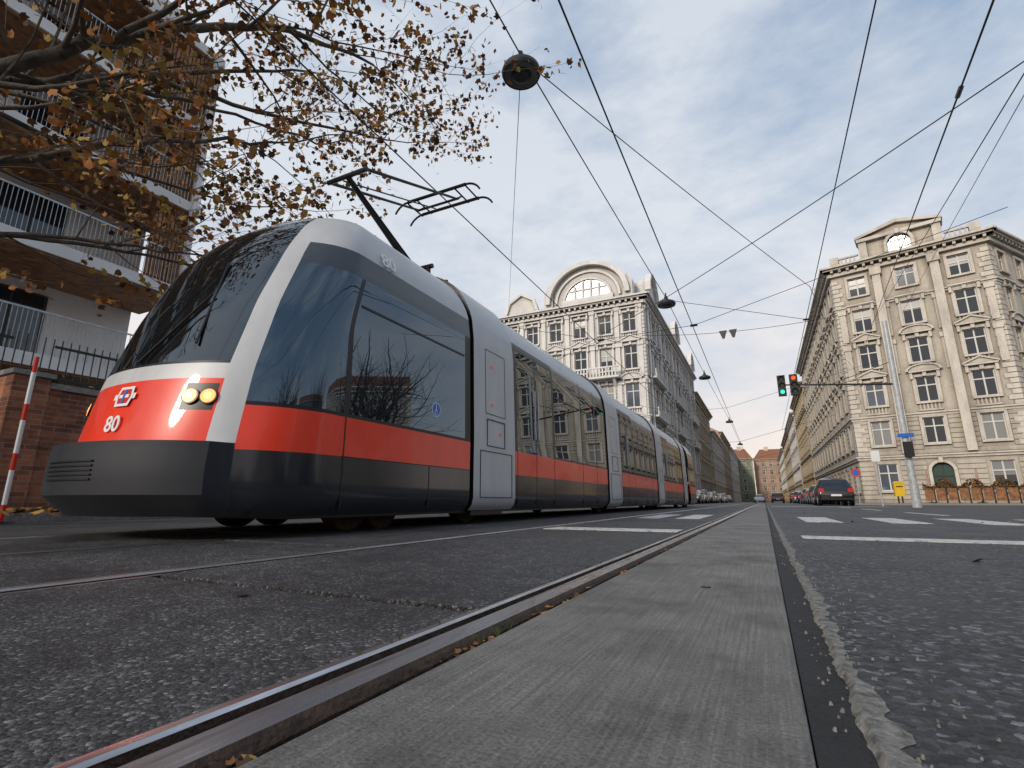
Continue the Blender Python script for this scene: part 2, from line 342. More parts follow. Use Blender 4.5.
# ------------------------------------------------------------ facades
class Bld:
    def __init__(s,name,wall,trim):
        s.e=empty(name); s.w=MB(); s.t=MB(); s.g=MB(); s.r=MB(); s.wall=wall; s.trim=trim
    def done(s):
        s.w.build('walls',s.e,recalc=False); s.t.build('trim',s.e)
        s.g.build('windows',s.e,recalc=False)
        if s.r.v: s.r.build('roof',s.e)
def window(B,fr,c,w,z0,z1,style,arch=False,door=False,dep=.22):
    a,b=c-w/2,c+w/2; wl,t,gl=B.w,B.t,B.g
    for q in ([(a,0,z0),(a,-dep,z0),(a,-dep,z1),(a,0,z1)],[(b,0,z0),(b,-dep,z0),(b,-dep,z1),(b,0,z1)],
              [(a,0,z0),(b,0,z0),(b,-dep,z0),(a,-dep,z0)],[(a,0,z1),(b,0,z1),(b,-dep,z1),(a,-dep,z1)]):
        wl.face([fr(*p) for p in q],B.wall)
    gm=M['door'] if door else random.choice([M['glass'],M['glass'],M['glass'],M['glass'],M['glass2'],M['curtain']])
    if not door and gm is M['glass'] and R()<.35:
        zb=z1-(z1-z0)*U(.2,.6)
        gl.face([fr(a,-dep+.002,zb),fr(b,-dep+.002,zb),fr(b,-dep+.002,z1),fr(a,-dep+.002,z1)],M['curtain'])
    gl.face([fr(a,-dep,z0),fr(b,-dep,z0),fr(b,-dep,z1),fr(a,-dep,z1)],gm)
    fm=M['wframe'] if not door else M['wdark']
    f=.08; v0,v1=-dep+.004,-dep+.07
    gl.box(fr,a,a+f,v0,v1,z0,z1,fm); gl.box(fr,b-f,b,v0,v1,z0,z1,fm)
    gl.box(fr,a+f,b-f,v0,v1,z0,z0+f,fm); gl.box(fr,a+f,b-f,v0,v1,z1-f,z1,fm)
    gl.box(fr,c-.05,c+.05,v0,v1-.01,z0+f,z1-f,fm)
    zt=z0+(z1-z0)*.66
    gl.box(fr,a+f,c-.05,v0,v1-.01,zt-.05,zt+.05,fm); gl.box(fr,c+.05,b-f,v0,v1-.01,zt-.05,zt+.05,fm)
    if arch:
        r=w/2; zc=z1-r; N=8
        for sgn in (-1,1):
            pts=[(c+sgn*r,z1)]+[(c+sgn*r*math.cos(k*math.pi/2/N),zc+r*math.sin(k*math.pi/2/N)) for k in range(N+1)]
            B.w.prism(fr,pts,-.15,.003,B.wall)
        for k in range(2*N):
            a0,a1=k*math.pi/2/N,(k+1)*math.pi/2/N
            P=lambda rr,aa:(c+rr*math.cos(aa),zc+rr*math.sin(aa))
            B.t.prism(fr,[P(r,a0),P(r+.22,a0),P(r+.22,a1),P(r,a1)],.005,.12,B.trim)
        t.box(fr,a-.22,a,.004,.10,z0,zc,B.trim); t.box(fr,b,b+.22,.004,.10,z0,zc,B.trim)
        t.box(fr,c-.14,c+.14,.12,.24,z1-.02,z1+.42,B.trim)
        return
    if style>=0: t.box(fr,a-.18,b+.18,.003,.20,z0-.16,z0,B.trim)
    if style>=1:
        t.box(fr,a-.2,a,.003,.09,z0,z1,B.trim); t.box(fr,b,b+.2,.003,.09,z0,z1,B.trim)
        t.box(fr,a-.2,b+.2,.003,.10,z1,z1+.2,B.trim)
    if style==2 or style==3 or style==4:
        t.box(fr,a-.34,b+.34,.003,.30,z1+.38,z1+.5,B.trim)
        t.box(fr,a-.3,a-.1,.003,.22,z1-.15,z1+.38,B.trim); t.box(fr,b+.1,b+.3,.003,.22,z1-.15,z1+.38,B.trim)
        t.box(fr,c-.13,c+.13,.10,.2,z1+.02,z1+.38,B.trim)
    if style==3:
        t.prism(fr,[(a-.36,z1+.502),(b+.36,z1+.502),(c,z1+.98)],.003,.20,B.trim)
        for sg in(-1,1):
            t.prism(fr,[(c+sg*(w/2+.42),z1+.5),(c+sg*(w/2+.42),z1+.62),(c,z1+1.12),(c,z1+.99)],.21,.32,B.trim)
    if style==4:
        N=8; rr=(w/2+.36)
        P=lambda k,q:(c+rr*q*math.cos(math.pi*k/N),z1+.502+.5*q*math.sin(math.pi*k/N))
        t.prism(fr,[P(k,1) for k in range(N+1)],.003,.2,B.trim)
        for k in range(N): t.prism(fr,[P(k,1),P(k+1,1),P(k+1,1.18),P(k,1.18)],.2,.32,B.trim)
    if style in(2,3,4):
        t.box(fr,a-.1,b+.1,.003,.08,z0-.75,z0-.62,B.trim)
        k=a
        while k<b: t.box(fr,k,k+.1,.003,.09,z0-.62,z0-.162,B.trim); k+=.24
def facade(B,O,d,n,Wd,floors,cols,detail=True,cornice=True,quoin=True,base=0):
    fr=frame(O,d,n); H=floors[-1]['z1']
    for fl in floors:
        z0,z1=fl['z0'],fl['z1']; w=fl['w']; s,h=fl['sill'],fl['head']
        us=[0]
        cc=[c for i,c in enumerate(cols)]
        for c in cc: us+= [c-w/2,c+w/2]
        us.append(Wd)
        for i in range(0,len(us),2):
            if us[i+1]>us[i]: B.w.face([fr(us[i],0,z0),fr(us[i+1],0,z0),fr(us[i+1],0,z1),fr(us[i],0,z1)],B.wall)
        for i,c in enumerate(cc):
            dr=fl.get('door')==i
            ss=z0+.15 if dr else s
            if ss>z0: B.w.face([fr(c-w/2,0,z0),fr(c+w/2,0,z0),fr(c+w/2,0,ss),fr(c-w/2,0,ss)],B.wall)
            B.w.face([fr(c-w/2,0,h),fr(c+w/2,0,h),fr(c+w/2,0,z1),fr(c-w/2,0,z1)],B.wall)
            st=fl['style']; st=st[i%len(st)] if isinstance(st,(list,tuple)) else st
            window(B,fr,c,w,ss,h,st,arch=fl.get('arch',False) or dr,door=dr)
        if fl.get('rust'):
            z=z0+.02
            while z+.36<z1-.2:
                if z<h+.25 and z+.36>s-.2:
                    seg=[0.0]
                    for c in cc: seg+=[c-w/2-.24,c+w/2+.24]
                    seg.append(Wd)
                else: seg=[0,Wd]
                for i in range(0,len(seg),2):
                    if seg[i+1]-seg[i]>.1: B.t.box(fr,seg[i],seg[i+1],.0,.055,z,z+.33,B.wall)
                z+=.39
        if fl.get('band',True):
            B.t.box(fr,-.1,Wd+.1,.002,.22,z1-.14,z1-.02,B.trim); B.t.box(fr,-.05,Wd+.05,.002,.12,z1-.34,z1-.142,B.trim)
        if fl.get('pil'):
            for i in range(len(cc)+1):
                u=(0.45 if i==0 else (Wd-.45 if i==len(cc) else (cc[i-1]+cc[i])/2))
                B.t.box(fr,u-.24,u+.24,.002,.13,z0+.02,z1-.35,B.trim); B.t.box(fr,u-.32,u+.32,.002,.2,z1-.75,z1-.352,B.trim)
    if quoin:
        z=floors[0]['z1']
        k=0
        while z<H-.9:
            wq=.75 if k%2 else .5
            for a,b in ((0,wq),(Wd-wq,Wd)): B.t.box(fr,a,b,.001,.07,z,z+.36,B.trim)
            z+=.42;k+=1
    if cornice:
        B.t.box(fr,-.15,Wd+.15,.003,.3,H-.3,H,B.trim); B.t.box(fr,-.5,Wd+.5,-.2,.62,H+.26,H+.42,B.trim); B.t.box(fr,-.7,Wd+.7,-.2,.82,H+.425,H+.6,B.trim)
        u=.1
        while u<Wd:
            B.t.box(fr,u,u+.2,.003,.55,H+.002,H+.255,B.trim); u+=.62
        B.t.box(fr,0,Wd,-.2,.003,H,H+.26,B.wall)
def std_floors(z=0,g=4.2,n=4,fh=3.6,w=1.25,styles=((1,),(3,4),(3,),(2,),(1,)),rust=2,door=None,wh=2.1,pil=()):
    out=[dict(z0=z,z1=z+g,sill=z+1.1,head=z+3.3,w=w,style=0,rust=True,door=door)]
    zz=z+g
    for i in range(n):
        out.append(dict(z0=zz,z1=zz+fh,sill=zz+.85,head=zz+.85+wh*(1 if i<n-1 else .85),w=w,style=styles[i%len(styles)],rust=(i+1<rust),band=(i in(0,n-2,n-1)),pil=i in pil))
        zz+=fh
    return out
def hiproof(B,pts,z,h,inset,mat,ov=.5):
    c=Vector((sum(p[0] for p in pts)/len(pts),sum(p[1] for p in pts)/len(pts)))
    lo=[];hi=[]
    for p in pts:
        v=Vector(p)-c; L=v.length
        lo.append((*(c+v),z)); hi.append((*(c+v*max(.1,(L-inset)/L)),z+h))
    n=len(pts)
    for i in range(n): B.r.face([lo[i],lo[(i+1)%n],hi[(i+1)%n],hi[i]],mat)
    B.r.face(hi,mat)
def nrm(a,b,side):
    d=Vector((b[0]-a[0],b[1]-a[1])); L=d.length; d/=L; n=Vector((d.y,-d.x))*side; return d,n,L

# ---- beige corner building (right)
B=Bld('corner_apartment_building',M['beige'],M['beiget'])
L0=(7.7,52.5); R0=(18.2,49.9); dv,nv,Lf=nrm(L0,R0,1)
FH=3.4
fls=std_floors(0,4.0,5,FH,1.35,styles=((1,),(3,4,3),(3,4,3),(2,),(1,)),door=1,rust=2,pil=(2,3))
facade(B,L0,dv,nv,Lf,fls,[1.9,Lf/2,Lf-1.9])
fr=frame(L0,dv,nv); H=4+5*FH
c=Lf/2
for u in (c-2.0,c+2.0):
    B.t.box(fr,u-.3,u+.3,.1,.34,4.1,H-.4,B.trim); B.t.box(fr,u-.42,u+.42,.1,.46,H-1.0,H-.35,B.trim)
B.w.prism(fr,[(c-2.5,H+.6),(c+2.5,H+.6),(c+2.5,H+2.3),(c-2.5,H+2.3)],-1.2,.22,B.wall)
g2=lambda u,v,z: fr(u,v+.45,z)
window(B,g2,c,1.7,H+.75,H+2.25,0,arch=True,dep=.2)
B.t.box(fr,c-3.0,c+3.0,-1.2,.6,H+2.3,H+2.6,B.trim)
B.t.prism(fr,[(c-2.9,H+2.602),(c+2.9,H+2.602),(c,H+3.3)],-1.2,.3,B.wall)
for sg in(-1,1): B.t.prism(fr,[(c+sg*3.1,H+2.6),(c+sg*3.1,H+2.82),(c,H+3.65),(c,H+3.32)],-1.3,.62,B.trim)
for u in (c-2.6,c+2.6): B.t.box(fr,u-.3,u+.3,.22,.45,H+.6,H+2.3,B.trim)
for u in (.5,Lf-.5): B.t.box(fr,u-.35,u+.35,-.4,.4,H+.6,H+1.5,B.trim)
u=1.0
while u<c-3.2: B.t.box(fr,u,u+.14,.2,.34,H+.6,H+1.2,B.trim); B.t.box(fr,Lf-u-.14,Lf-u,.2,.34,H+.6,H+1.2,B.trim); u+=.33
B.t.box(fr,.85,c-3.0,.15,.4,H+1.2,H+1.35,B.trim); B.t.box(fr,c+3.0,Lf-.85,.15,.4,H+1.2,H+1.35,B.trim)
facade(B,L0,(0,1),(-1,0),42,std_floors(0,4.0,5,FH,1.3,styles=((1,),(3,),(4,),(2,),(1,)),rust=2),[2+i*3.15 for i in range(13)])
fs=frame(L0,(0,1),(-1,0))
for u in (9.9,28.9):
    B.t.prism(fs,[(u-2.2,H+.6),(u+2.2,H+.6),(u+1.6,H+2.0),(u,H+2.8),(u-1.6,H+2.0)],-.8,.25,B.trim)
d3=Vector((4.2,5.5)).normalized(); n3=Vector((d3.y,-d3.x))
facade(B,R0,d3,n3,34,std_floors(0,4.0,5,FH,1.3,styles=((1,),(3,),(4,),(2,),(1,)),rust=2),[1.9+i*3.2 for i in range(10)])
e3=(R0[0]+d3.x*34,R0[1]+d3.y*34)
hiproof(B,[L0,R0,e3,(7.7,94.5)],H+.55,1.6,5,M['roof'])
B.done()

# ---- white corner building (left)
B=Bld('ornate_white_building',M['white'],M['whitet'])
C0=(-9.3,49.6); A0=(-26.0,49.6)
fw=std_floors(0,4.6,4,4.0,1.35,styles=((1,),(4,3,4),(3,),(2,)),rust=3,wh=2.5,pil=(1,2,3))
facade(B,A0,(1,0),(0,-1),16.7,fw,[1.6,4.2,7.0,9.8,12.6,15.2])
H=20.6; fr=frame(A0,(1,0),(0,-1)); c=10.9; r=4.2
N=24; HB=H+1.0; AS=.92
arc=[(c+r*math.cos(math.pi*k/N),HB+r*AS*math.sin(math.pi*k/N)) for k in range(N+1)]
B.w.prism(fr,[(c-r,H+.6)]+arc[::-1]+[(c+r,H+.6)],-1.5,.3,B.wall)
for k in range(N):
    a0,a1=math.pi*k/N,math.pi*(k+1)/N
    for (q0,q1,v1) in ((1.0,1.12,.95),(.82,.88,.5),(.60,.66,.5)):
        P=lambda q,a:(c+r*q*math.cos(a),HB+r*AS*q*math.sin(a))
        B.t.prism(fr,[P(q0,a0),P(q1,a0),P(q1,a1),P(q0,a1)],.302 if q0<1 else -1.6,v1,B.trim)
B.g.prism(fr,[(c-2.2,HB+.2)]+[(c+2.45*math.cos(math.pi*k/16),HB+.2+2.45*AS*math.sin(math.pi*k/16)) for k in range(16,-1,-1)],.305,.33,M['glass'])
for du in (-1.35,-.45,.45,1.35): B.t.box(fr,c+du-.11,c+du+.11,.335,.52,H+.65,HB+(2.2 if abs(du)<1 else 1.7),B.trim)
B.t.box(fr,c-2.4,c+2.4,.335,.45,HB+1.15,HB+1.32,B.trim)
B.t.box(fr,c-2.9,c+2.9,.335,.6,H+.62,HB+.25,B.trim)
for du in (-r-.25,r+.25):
    B.t.box(fr,c+du-.5,c+du+.5,-.6,.6,H+.6,H+2.4,B.trim); B.t.prism(fr,[(c+du-.5,H+2.402),(c+du+.5,H+2.402),(c+du,H+3.4)],-.5,.5,B.trim)
c2=3.0
B.t.prism(fr,[(c2-2,H+.6),(c2+2,H+.6),(c2+1.5,H+2.1),(c2,H+2.9),(c2-1.5,H+2.1)],-.8,.25,B.wall)
B.t.prism(fr,[(c2-2.2,H+.6),(c2-1.9,H+.6),(c2-1.4,H+2.1),(c2,H+2.9),(c2,H+3.2),(c2-1.7,H+2.25)],.25,.5,B.trim)
B.t.prism(fr,[(c2+2.2,H+.6),(c2+1.9,H+.6),(c2+1.4,H+2.1),(c2,H+2.9),(c2,H+3.2),(c2+1.7,H+2.25)],.25,.5,B.trim)
for zf in (8.6,12.6):
    B.t.box(fr,c-3.2,c+3.2,.23,1.1,zf-.1,zf+.1,B.trim); B.t.box(fr,c-3.2,c+3.2,.95,1.1,zf+.95,zf+1.1,B.trim)
    k=c-3.15
    while k<c+3.1: B.t.box(fr,k,k+.14,.97,1.08,zf+.1,zf+.95,B.trim); k+=.33
    for q in(-2.6,0,2.6): B.t.prism(lambda u,v,z:fr(c+q+v,u,z),[(.003,zf-.1),(.9,zf-.1),(.003,zf-1.0)],-.15,.15,B.trim)
facade(B,C0,(0,1),(1,0),40,fw,[1.8+i*2.95 for i in range(13)])
fs=frame(C0,(0,1),(1,0))
for u in (3.2,19.5,36.5):
    B.t.prism(fs,[(u-2.4,H+.6),(u+2.4,H+.6),(u+2.2,H+2.2),(u+1.2,H+3.2),(u,H+3.6),(u-1.2,H+3.2),(u-2.2,H+2.2)],-1.2,.35,B.wall)
    for k in range(8):
        a0,a1=math.pi*k/8,math.pi*(k+1)/8
        P=lambda q,a:(u+2.4*q*math.cos(a),H+1.4+2.4*q*math.sin(a))
        B.t.prism(fs,[P(.95,a0),P(1.08,a0),P(1.08,a1),P(.95,a1)],.2,.8,B.trim)
for (ua,ub) in ((1,7.5),(16,23),(33,39.5)):
    B.t.box(fs,ua-.2,ua,.1,.35,4.6,H+.3,B.trim); B.t.box(fs,ub,ub+.2,.1,.35,4.6,H+.3,B.trim)
    for zf in (8.6,12.6): B.t.box(fs,ua+.0,ub,.23,.75,zf-.1,zf+.1,B.trim); B.t.box(fs,ua,ub,.65,.75,zf+.75,zf+.88,B.trim)
    k=ua
    while k<ub-.1:
        for zf in (8.6,12.6): B.t.box(fs,k,k+.12,.66,.74,zf+.1,zf+.75,B.trim)
        k+=.35
hiproof(B,[A0,C0,(-9.3,89.6),(-26,89.6)],H+.55,2.0,4.0,M['roof'])
B.done()

# ---- rows of street buildings
def rowb(name,x,side,y0,y1,z,nf,fh,wm,tm,rm=M['roof'],sp=3.0):
    B=Bld(name,wm,tm); L=y1-y0
    n=(1,0) if side<0 else (-1,0)
    k=int((L-1.5)//sp); off=(L-(k-1)*sp)/2
    fls=std_floors(0,z,nf,fh,1.2,styles=((1,),(2,),(1,)),rust=1,wh=1.95)
    facade(B,(x,y0),(0,1),n,L,fls,[off+i*sp for i in range(k)])
    H=fls[-1]['z1']; xb=x-12*(1 if side<0 else -1)
    B.w.face([(x,y0,0),(xb,y0,0),(xb,y0,H+.5),(x,y0,H+.5)],wm)
    B.w.face([(x,y1,0),(xb,y1,0),(xb,y1,H+.5),(x,y1,H+.5)],wm)
    xm=(x+xb)/2
    B.r.face([(x,y0,H+.6),(x,y1,H+.6),(xm,y1,H+4),(xm,y0,H+4)],rm); B.r.face([(xb,y0,H+.6),(xb,y1,H+.6),(xm,y1,H+4),(xm,y0,H+4)],rm)
    B.r.face([(x,y0,H+.5),(xb,y0,H+.5),(xm,y0,H+4)],wm); B.r.face([(x,y1,H+.5),(xb,y1,H+.5),(xm,y1,H+4)],wm)
    for q in range(2):
        yy=U(y0+2,y1-2); B.r.box(W,xm-.4,xm+.4,yy-.8,yy+.8,H+3,H+5.2,wm)
    B.done()
rowb('unseen_reflected_block',-9.3,-1,89.8,118,4,4,3.5,M['gray'],M['cream'])
rowb('unseen_reflected_block',-9.1,-1,118.2,150,4,3,3.6,M['cream'],M['whitet'],M['rooft'])
rowb('unseen_reflected_block',-9.4,-1,150.2,190,4.2,4,3.6,M['rose'],M['cream'],M['rooft'])
rowb('unseen_reflected_block',-9.2,-1,190.2,250,4,4,3.5,M['white'],M['whitet'])
rowb('unseen_reflected_block',7.7,1,95.5,122,4.2,4,3.8,M['yellow'],M['cream'])
rowb('unseen_reflected_block',7.5,1,122.2,152,4,4,3.6,M['cream'],M['whitet'],M['rooft'])
rowb('unseen_reflected_block',7.8,1,152.2,200,4,4,3.7,M['rose'],M['cream'])
rowb('unseen_reflected_block',7.6,1,200.2,255,4,4,3.5,M['yellow'],M['whitet'],M['rooft'])
def endb(name,x0,x1,y,z,nf,wm,tm,rm):
    B=Bld(name,wm,tm); L=x1-x0; k=int((L-1.5)//3.2); off=(L-(k-1)*3.2)/2
    fls=std_floors(0,z,nf,3.6,1.25,styles=((1,),(2,),(1,)),rust=1,wh=2)
    facade(B,(x0,y),(1,0),(0,-1),L,fls,[off+i*3.2 for i in range(k)])
    H=fls[-1]['z1']
    B.r.face([(x0,y,H+.6),(x1,y,H+.6),(x1-3,y+7,H+5.5),(x0+3,y+7,H+5.5)],rm)
    B.r.face([(x0,y,H+.6),(x0+3,y+7,H+5.5),(x0,y+14,H+.6)],rm);B.r.face([(x1,y,H+.6),(x1-3,y+7,H+5.5),(x1,y+14,H+.6)],rm)
    for q in range(3):
        xx=U(x0+4,x1-4); B.r.box(W,xx-.9,xx+.9,y+6,y+7,H+3,H+6.6,tm)
    B.done()
endb('unseen_reflected_block',-30,-3,250,4,4,M['green'],M['cream'],M['rooft'])
endb('unseen_reflected_block',-2.8,24,256,4,4,M['rose'],M['cream'],M['rooft'])
def reflectb(name,O,dd,nn_,L,nf,wm):  # buildings outside the view, added to be reflected in the tram glass
    B=Bld(name,wm,M['whitet']); k=int((L-1.5)//3.2)
    fl=std_floors(0,4,nf,3.5,1.3,styles=((1,),(2,)),rust=1)
    facade(B,O,dd,nn_,L,fl,[2+i*3.2 for i in range(k)])
    H=fl[-1]['z1']; f=frame(O,dd,nn_)
    B.r.face([f(0,0,H+.6),f(L,0,H+.6),f(L,-7,H+4.5),f(0,-7,H+4.5)],M['rooft'])
    B.w.face([f(0,-.3,0),f(0,-12,0),f(0,-12,H+.5),f(0,-.3,H+.5)],wm); B.w.face([f(L,-.3,0),f(L,-12,0),f(L,-12,H+.5),f(L,-.3,H+.5)],wm)
    B.done()
reflectb('unseen_reflected_block',(66,-40),(0,1),(-1,0),38,4,M['cream']); reflectb('unseen_reflected_block',(68,1),(0,1),(-1,0),40,4,M['gray'])  # unseen rows, added only as reflections for the tram side
dd=Vector((-.78,.62)).normalized(); nn_=Vector((-dd.y,dd.x)); nn_=nn_ if nn_.x<0 else -nn_
reflectb('unseen_reflected_block',(70,50),tuple(dd),tuple(nn_),30,5,M['gray'])  # taller unseen block, added to darken the low part of cab-window reflections

# ------------------------------------------------------------ modern balcony building
e=empty('modern_balcony_building')
mb=MB(); x0=-18.6; xf=-16.0; ya,yb=-8,8.9
mb.box(W,x0-8,x0,ya,yb-.3,0,19,M['whitew']); mb.build('walls',e)
mb=MB()
for i,z in enumerate((3.9,6.9,9.9,12.9,15.9)):
    mb.box(W,x0+.01,xf,ya,yb,z-.36,z-.03,M['whitew']); mb.box(W,x0+.05,xf-.08,ya,yb-.08,z-.42,z-.363,M['wood'])
mb.build('balcony_slabs',e)
mb=MB()
for z in (3.9,6.9,9.9,12.9):
    k=ya
    while k<yb-.02:
        mb.box(W,xf-.045,xf-.033,k,k+.012,z-.03,z+1.05,M['metal']); k+=.10
    mb.box(W,xf-.06,xf-.02,ya,yb,z+1.05,z+1.09,M['metal'])
    k=x0
    while k<xf: mb.box(W,k,k+.012,yb-.045,yb-.033,z-.03,z+1.05,M['metal']); k+=.10
    mb.box(W,x0,xf-.06,yb-.06,yb-.02,z+1.05,z+1.09,M['metal'])
mb.build('railings',e)
mb=MB()
for z0,z1,y0_,y1_ in ((7.0,9.5,7.6,8.8),(10.0,12.5,6.8,8.8),(13.0,15.5,6.4,8.8)):
    k=y0_
    while k<y1_: mb.box(W,xf-.20,xf-.12,k,k+.09,z0,z1,M['wood']); k+=.125
for z0 in (7.0,10.0,13.0):
    k=x0+.1
    while k<xf-.3: mb.box(W,k,k+.09,yb-.22,yb-.14,z0,z0+2.45,M['wood']); k+=.125
mb.build('wood_screens',e)
mb=MB()
for y in (1.0,8.6): mb.box(W,xf-.02,xf+.14,y-.08,y+.08,0,16,M['whitew'])
mb.box(W,-17.2,-16.8,6.0,6.4,0,3.5,M['wdark'])
mb.build('posts',e)
mb=MB()
for z in (.9,4.0,7.0,10.0,13.0):
    for y in (-5,-1.5,2.2,5.6):
        mb.box(W,x0+.003,x0+.05,y-.8,y+.8,z+.1,z+2.2,M['wdark']); mb.box(W,x0+.051,x0+.06,y-.72,y-.04,z+.18,z+2.12,M['glass']); mb.box(W,x0+.051,x0+.06,y+.04,y+.72,z+.18,z+2.12,M['glass'])
mb.build('windows',e)
def brick():
    m, nt, b = newmat('old_brick'); tc=nt.nodes.new('ShaderNodeTexCoord')
    cx=nt.nodes.new('ShaderNodeSeparateXYZ'); cb=nt.nodes.new('ShaderNodeCombineXYZ')
    nt.links.new(tc.outputs['Object'],cx.inputs[0])
    a=nt.nodes.new('ShaderNodeMath'); nt.links.new(cx.outputs[0],a.inputs[0]); nt.links.new(cx.outputs[1],a.inputs[1])
    nt.links.new(a.outputs[0],cb.inputs[0]); nt.links.new(cx.outputs[2],cb.inputs[1])
    br=nt.nodes.new('ShaderNodeTexBrick'); nt.links.new(cb.outputs[0],br.inputs['Vector'])
    br.inputs['Scale'].default_value=1; br.inputs['Brick Width'].default_value=.26; br.inputs['Row Height'].default_value=.082; br.inputs['Mortar Size'].default_value=.009
    br.inputs['Color1'].default_value=(.42,.15,.07,1); br.inputs['Color2'].default_value=(.20,.07,.04,1); br.inputs['Mortar'].default_value=(.28,.22,.18,1)
    n=noise(nt,tc.outputs['Object'],3,9,.7); r=ramp(nt,[(.3,(.5,.5,.5)),(.6,(1.15,1.15,1.15))]); nt.links.new(n,r.inputs[0])
    c=mixc(nt,br.outputs['Color'],r.outputs[0],1.0,'MULTIPLY'); nt.links.new(c,b.inputs['Base Color']); b.inputs['Roughness'].default_value=.9
    bp=nt.nodes.new('ShaderNodeBump'); bp.inputs['Strength'].default_value=.8; bp.inputs['Distance'].default_value=.01; bp.invert=True
    nt.links.new(br.outputs['Fac'],bp.inputs['Height']); nt.links.new(bp.outputs[0],b.inputs['Normal']); return m
M['brick']=brick()
mb=MB(); mb.box(W,-10.95,-10.6,3.5,28,.12,2.1,M['brick']); mb.box(W,-11.05,-10.5,3.42,3.9,.12,2.25,M['brick'])
mb.box(W,-11.0,-10.55,3.92,28,2.1,2.2,M['kerb']); mb.box(W,-11.1,-10.45,3.38,3.94,2.25,2.33,M['kerb']); mb.build('brick_wall')
mb=MB(); k=-4
while k<28:
    zb=2.2 if k>3.95 else .12
    mb.box(W,-10.79,-10.775,k,k+.015,zb,3.0,M['wdark']); k+=.12
mb.box(W,-10.8,-10.76,3.95,28,2.85,2.89,M['wdark']); mb.box(W,-10.8,-10.76,-4,3.4,2.85,2.89,M['wdark']); mb.box(W,-10.8,-10.76,3.95,28,2.3,2.33,M['wdark']); mb.build('iron_fence')
mb=MB()
for i in range(10):
    mb.tube((-8.0,2.78,.02+i*.2),(-8.0,2.78,.22+i*.2),.024,.024,M['wpaint'] if i%3 else M['red'],10,True)
mb.tube((-8,2.78,0),(-8,2.78,.03),.12,.1,M['black'],10,True)
mb.build('striped_marker_pole')
mb=MB()
gl=[plain('shrub_leaf',(.05,.06,.02),.8),plain('shrub_leaf_brown',(.14,.08,.03),.8)]
for i in range(2500):
    y=U(3.6,27); leaf(mb,(U(-13,-11.3),y,U(1.0,2.3+.3*math.sin(y*1.7))),U(.08,.16),random.choice(gl))
mb.build('shrubs',recalc=False)

# ------------------------------------------------------------ TRAM
XC=-4.2
def interp(tab,z):
    if z<=tab[0][0]: return tab[0][1]
    for (a,b),(c,d) in zip(tab,tab[1:]):
        if z<=c: return b+(d-b)*(z-a)/(c-a)
    return tab[-1][1]
def sm(tab,z):
    return (interp(tab,z-.08)+2*interp(tab,z)+interp(tab,z+.08))/4
def zmap(z): return z if z<2.45 else 2.45+(z-2.45)*.9
WT=[(.16,1.13),(.22,1.18),(.30,1.2),(1.0,1.2),(2.2,1.17),(2.45,1.14),(2.6,1.10),(2.75,1.03),(2.88,.95),(3.0,.85),(3.1,.73),(3.18,.59),(3.24,.43),(3.28,.26),(3.30,0)]
YC=[(.16,2.87),(1.2,2.89),(1.8,2.98),(2.2,3.08),(2.6,3.2),(2.9,3.34),(3.1,3.5),(3.3,3.8)]
YN=[(.16,1.95),(.3,1.89),(.66,1.89),(.8,1.92),(1.2,2.01),(1.8,2.21),(2.34,2.45),(2.7,2.68),(2.9,2.87),(3.1,3.10),(3.3,3.5)]
ROWS=[.16,.19,.22,.26,.30,.40,.50,.605,.61,.652,.66,.72,.84,.88,.92,.93,.96,1.04,1.08,1.12,1.18,1.24,1.26,1.4,1.5,1.6,1.7,1.8,1.9,1.95,1.98,2.1,2.2,2.3,2.4,2.44,2.46,2.52,2.58,2.65,2.7,2.75,2.82,2.88,2.94,3.0,3.05,3.1,3.14,3.18,3.21,3.24,3.26,3.28,3.292,3.30]
tram=empty('tram')
def matz_side(z,kind):
    if z<.61: return 'dark'
    if z<.93: return 'red'
    if z<.96: return 'post'
    if z<2.2:
        if kind=='post': return 'post'
        return 'glass'
    if z<2.45: return 'frieze'
    return 'silver'
n_se=2.1
def front_pt(th,z,bump=False):
    w=interp(WT,z); yc=sm(YC,z); yn=sm(YN,z); d=yc-yn
    s,c=math.sin(th),max(0,math.cos(th)); t=abs(math.degrees(th))
    f=min(1,max(0,(51.5-t)/4)) if bump else 0
    off=.16*f*min(1,(z-.10)/.2)
    if bump and z>.55: off*=.93
    x=(w+off*.2)*math.copysign(abs(s)**(2/n_se),s); y=yc-d*c**(2/n_se)-off*c
    return Vector((XC+x,y,zmap(z)))
YABS=[5.0,4.9,4.88,4.5,4.2,3.9,3.6,3.3,3.06,3.0]
THS=[90,85,80,75,70,65,60,56,52,51.4,47.5,44,42,41,38.5,36,34,31.5,29,26,23,20,17,14,11,8,5,2.5,0]
THS=THS+[-t for t in THS[-2::-1]]
CC=[('A',Y,1) for Y in YABS]+[('T',t,0) for t in THS]+[('A',Y,-1) for Y in YABS[::-1]]
def colpt(c,z):
    typ,val,sg=c
    if typ=='A': return Vector((XC+sg*interp(WT,z),max(val,sm(YC,z)+(val-2.94)*.8),zmap(z)))
    return front_pt(math.radians(val),z,z<.655)
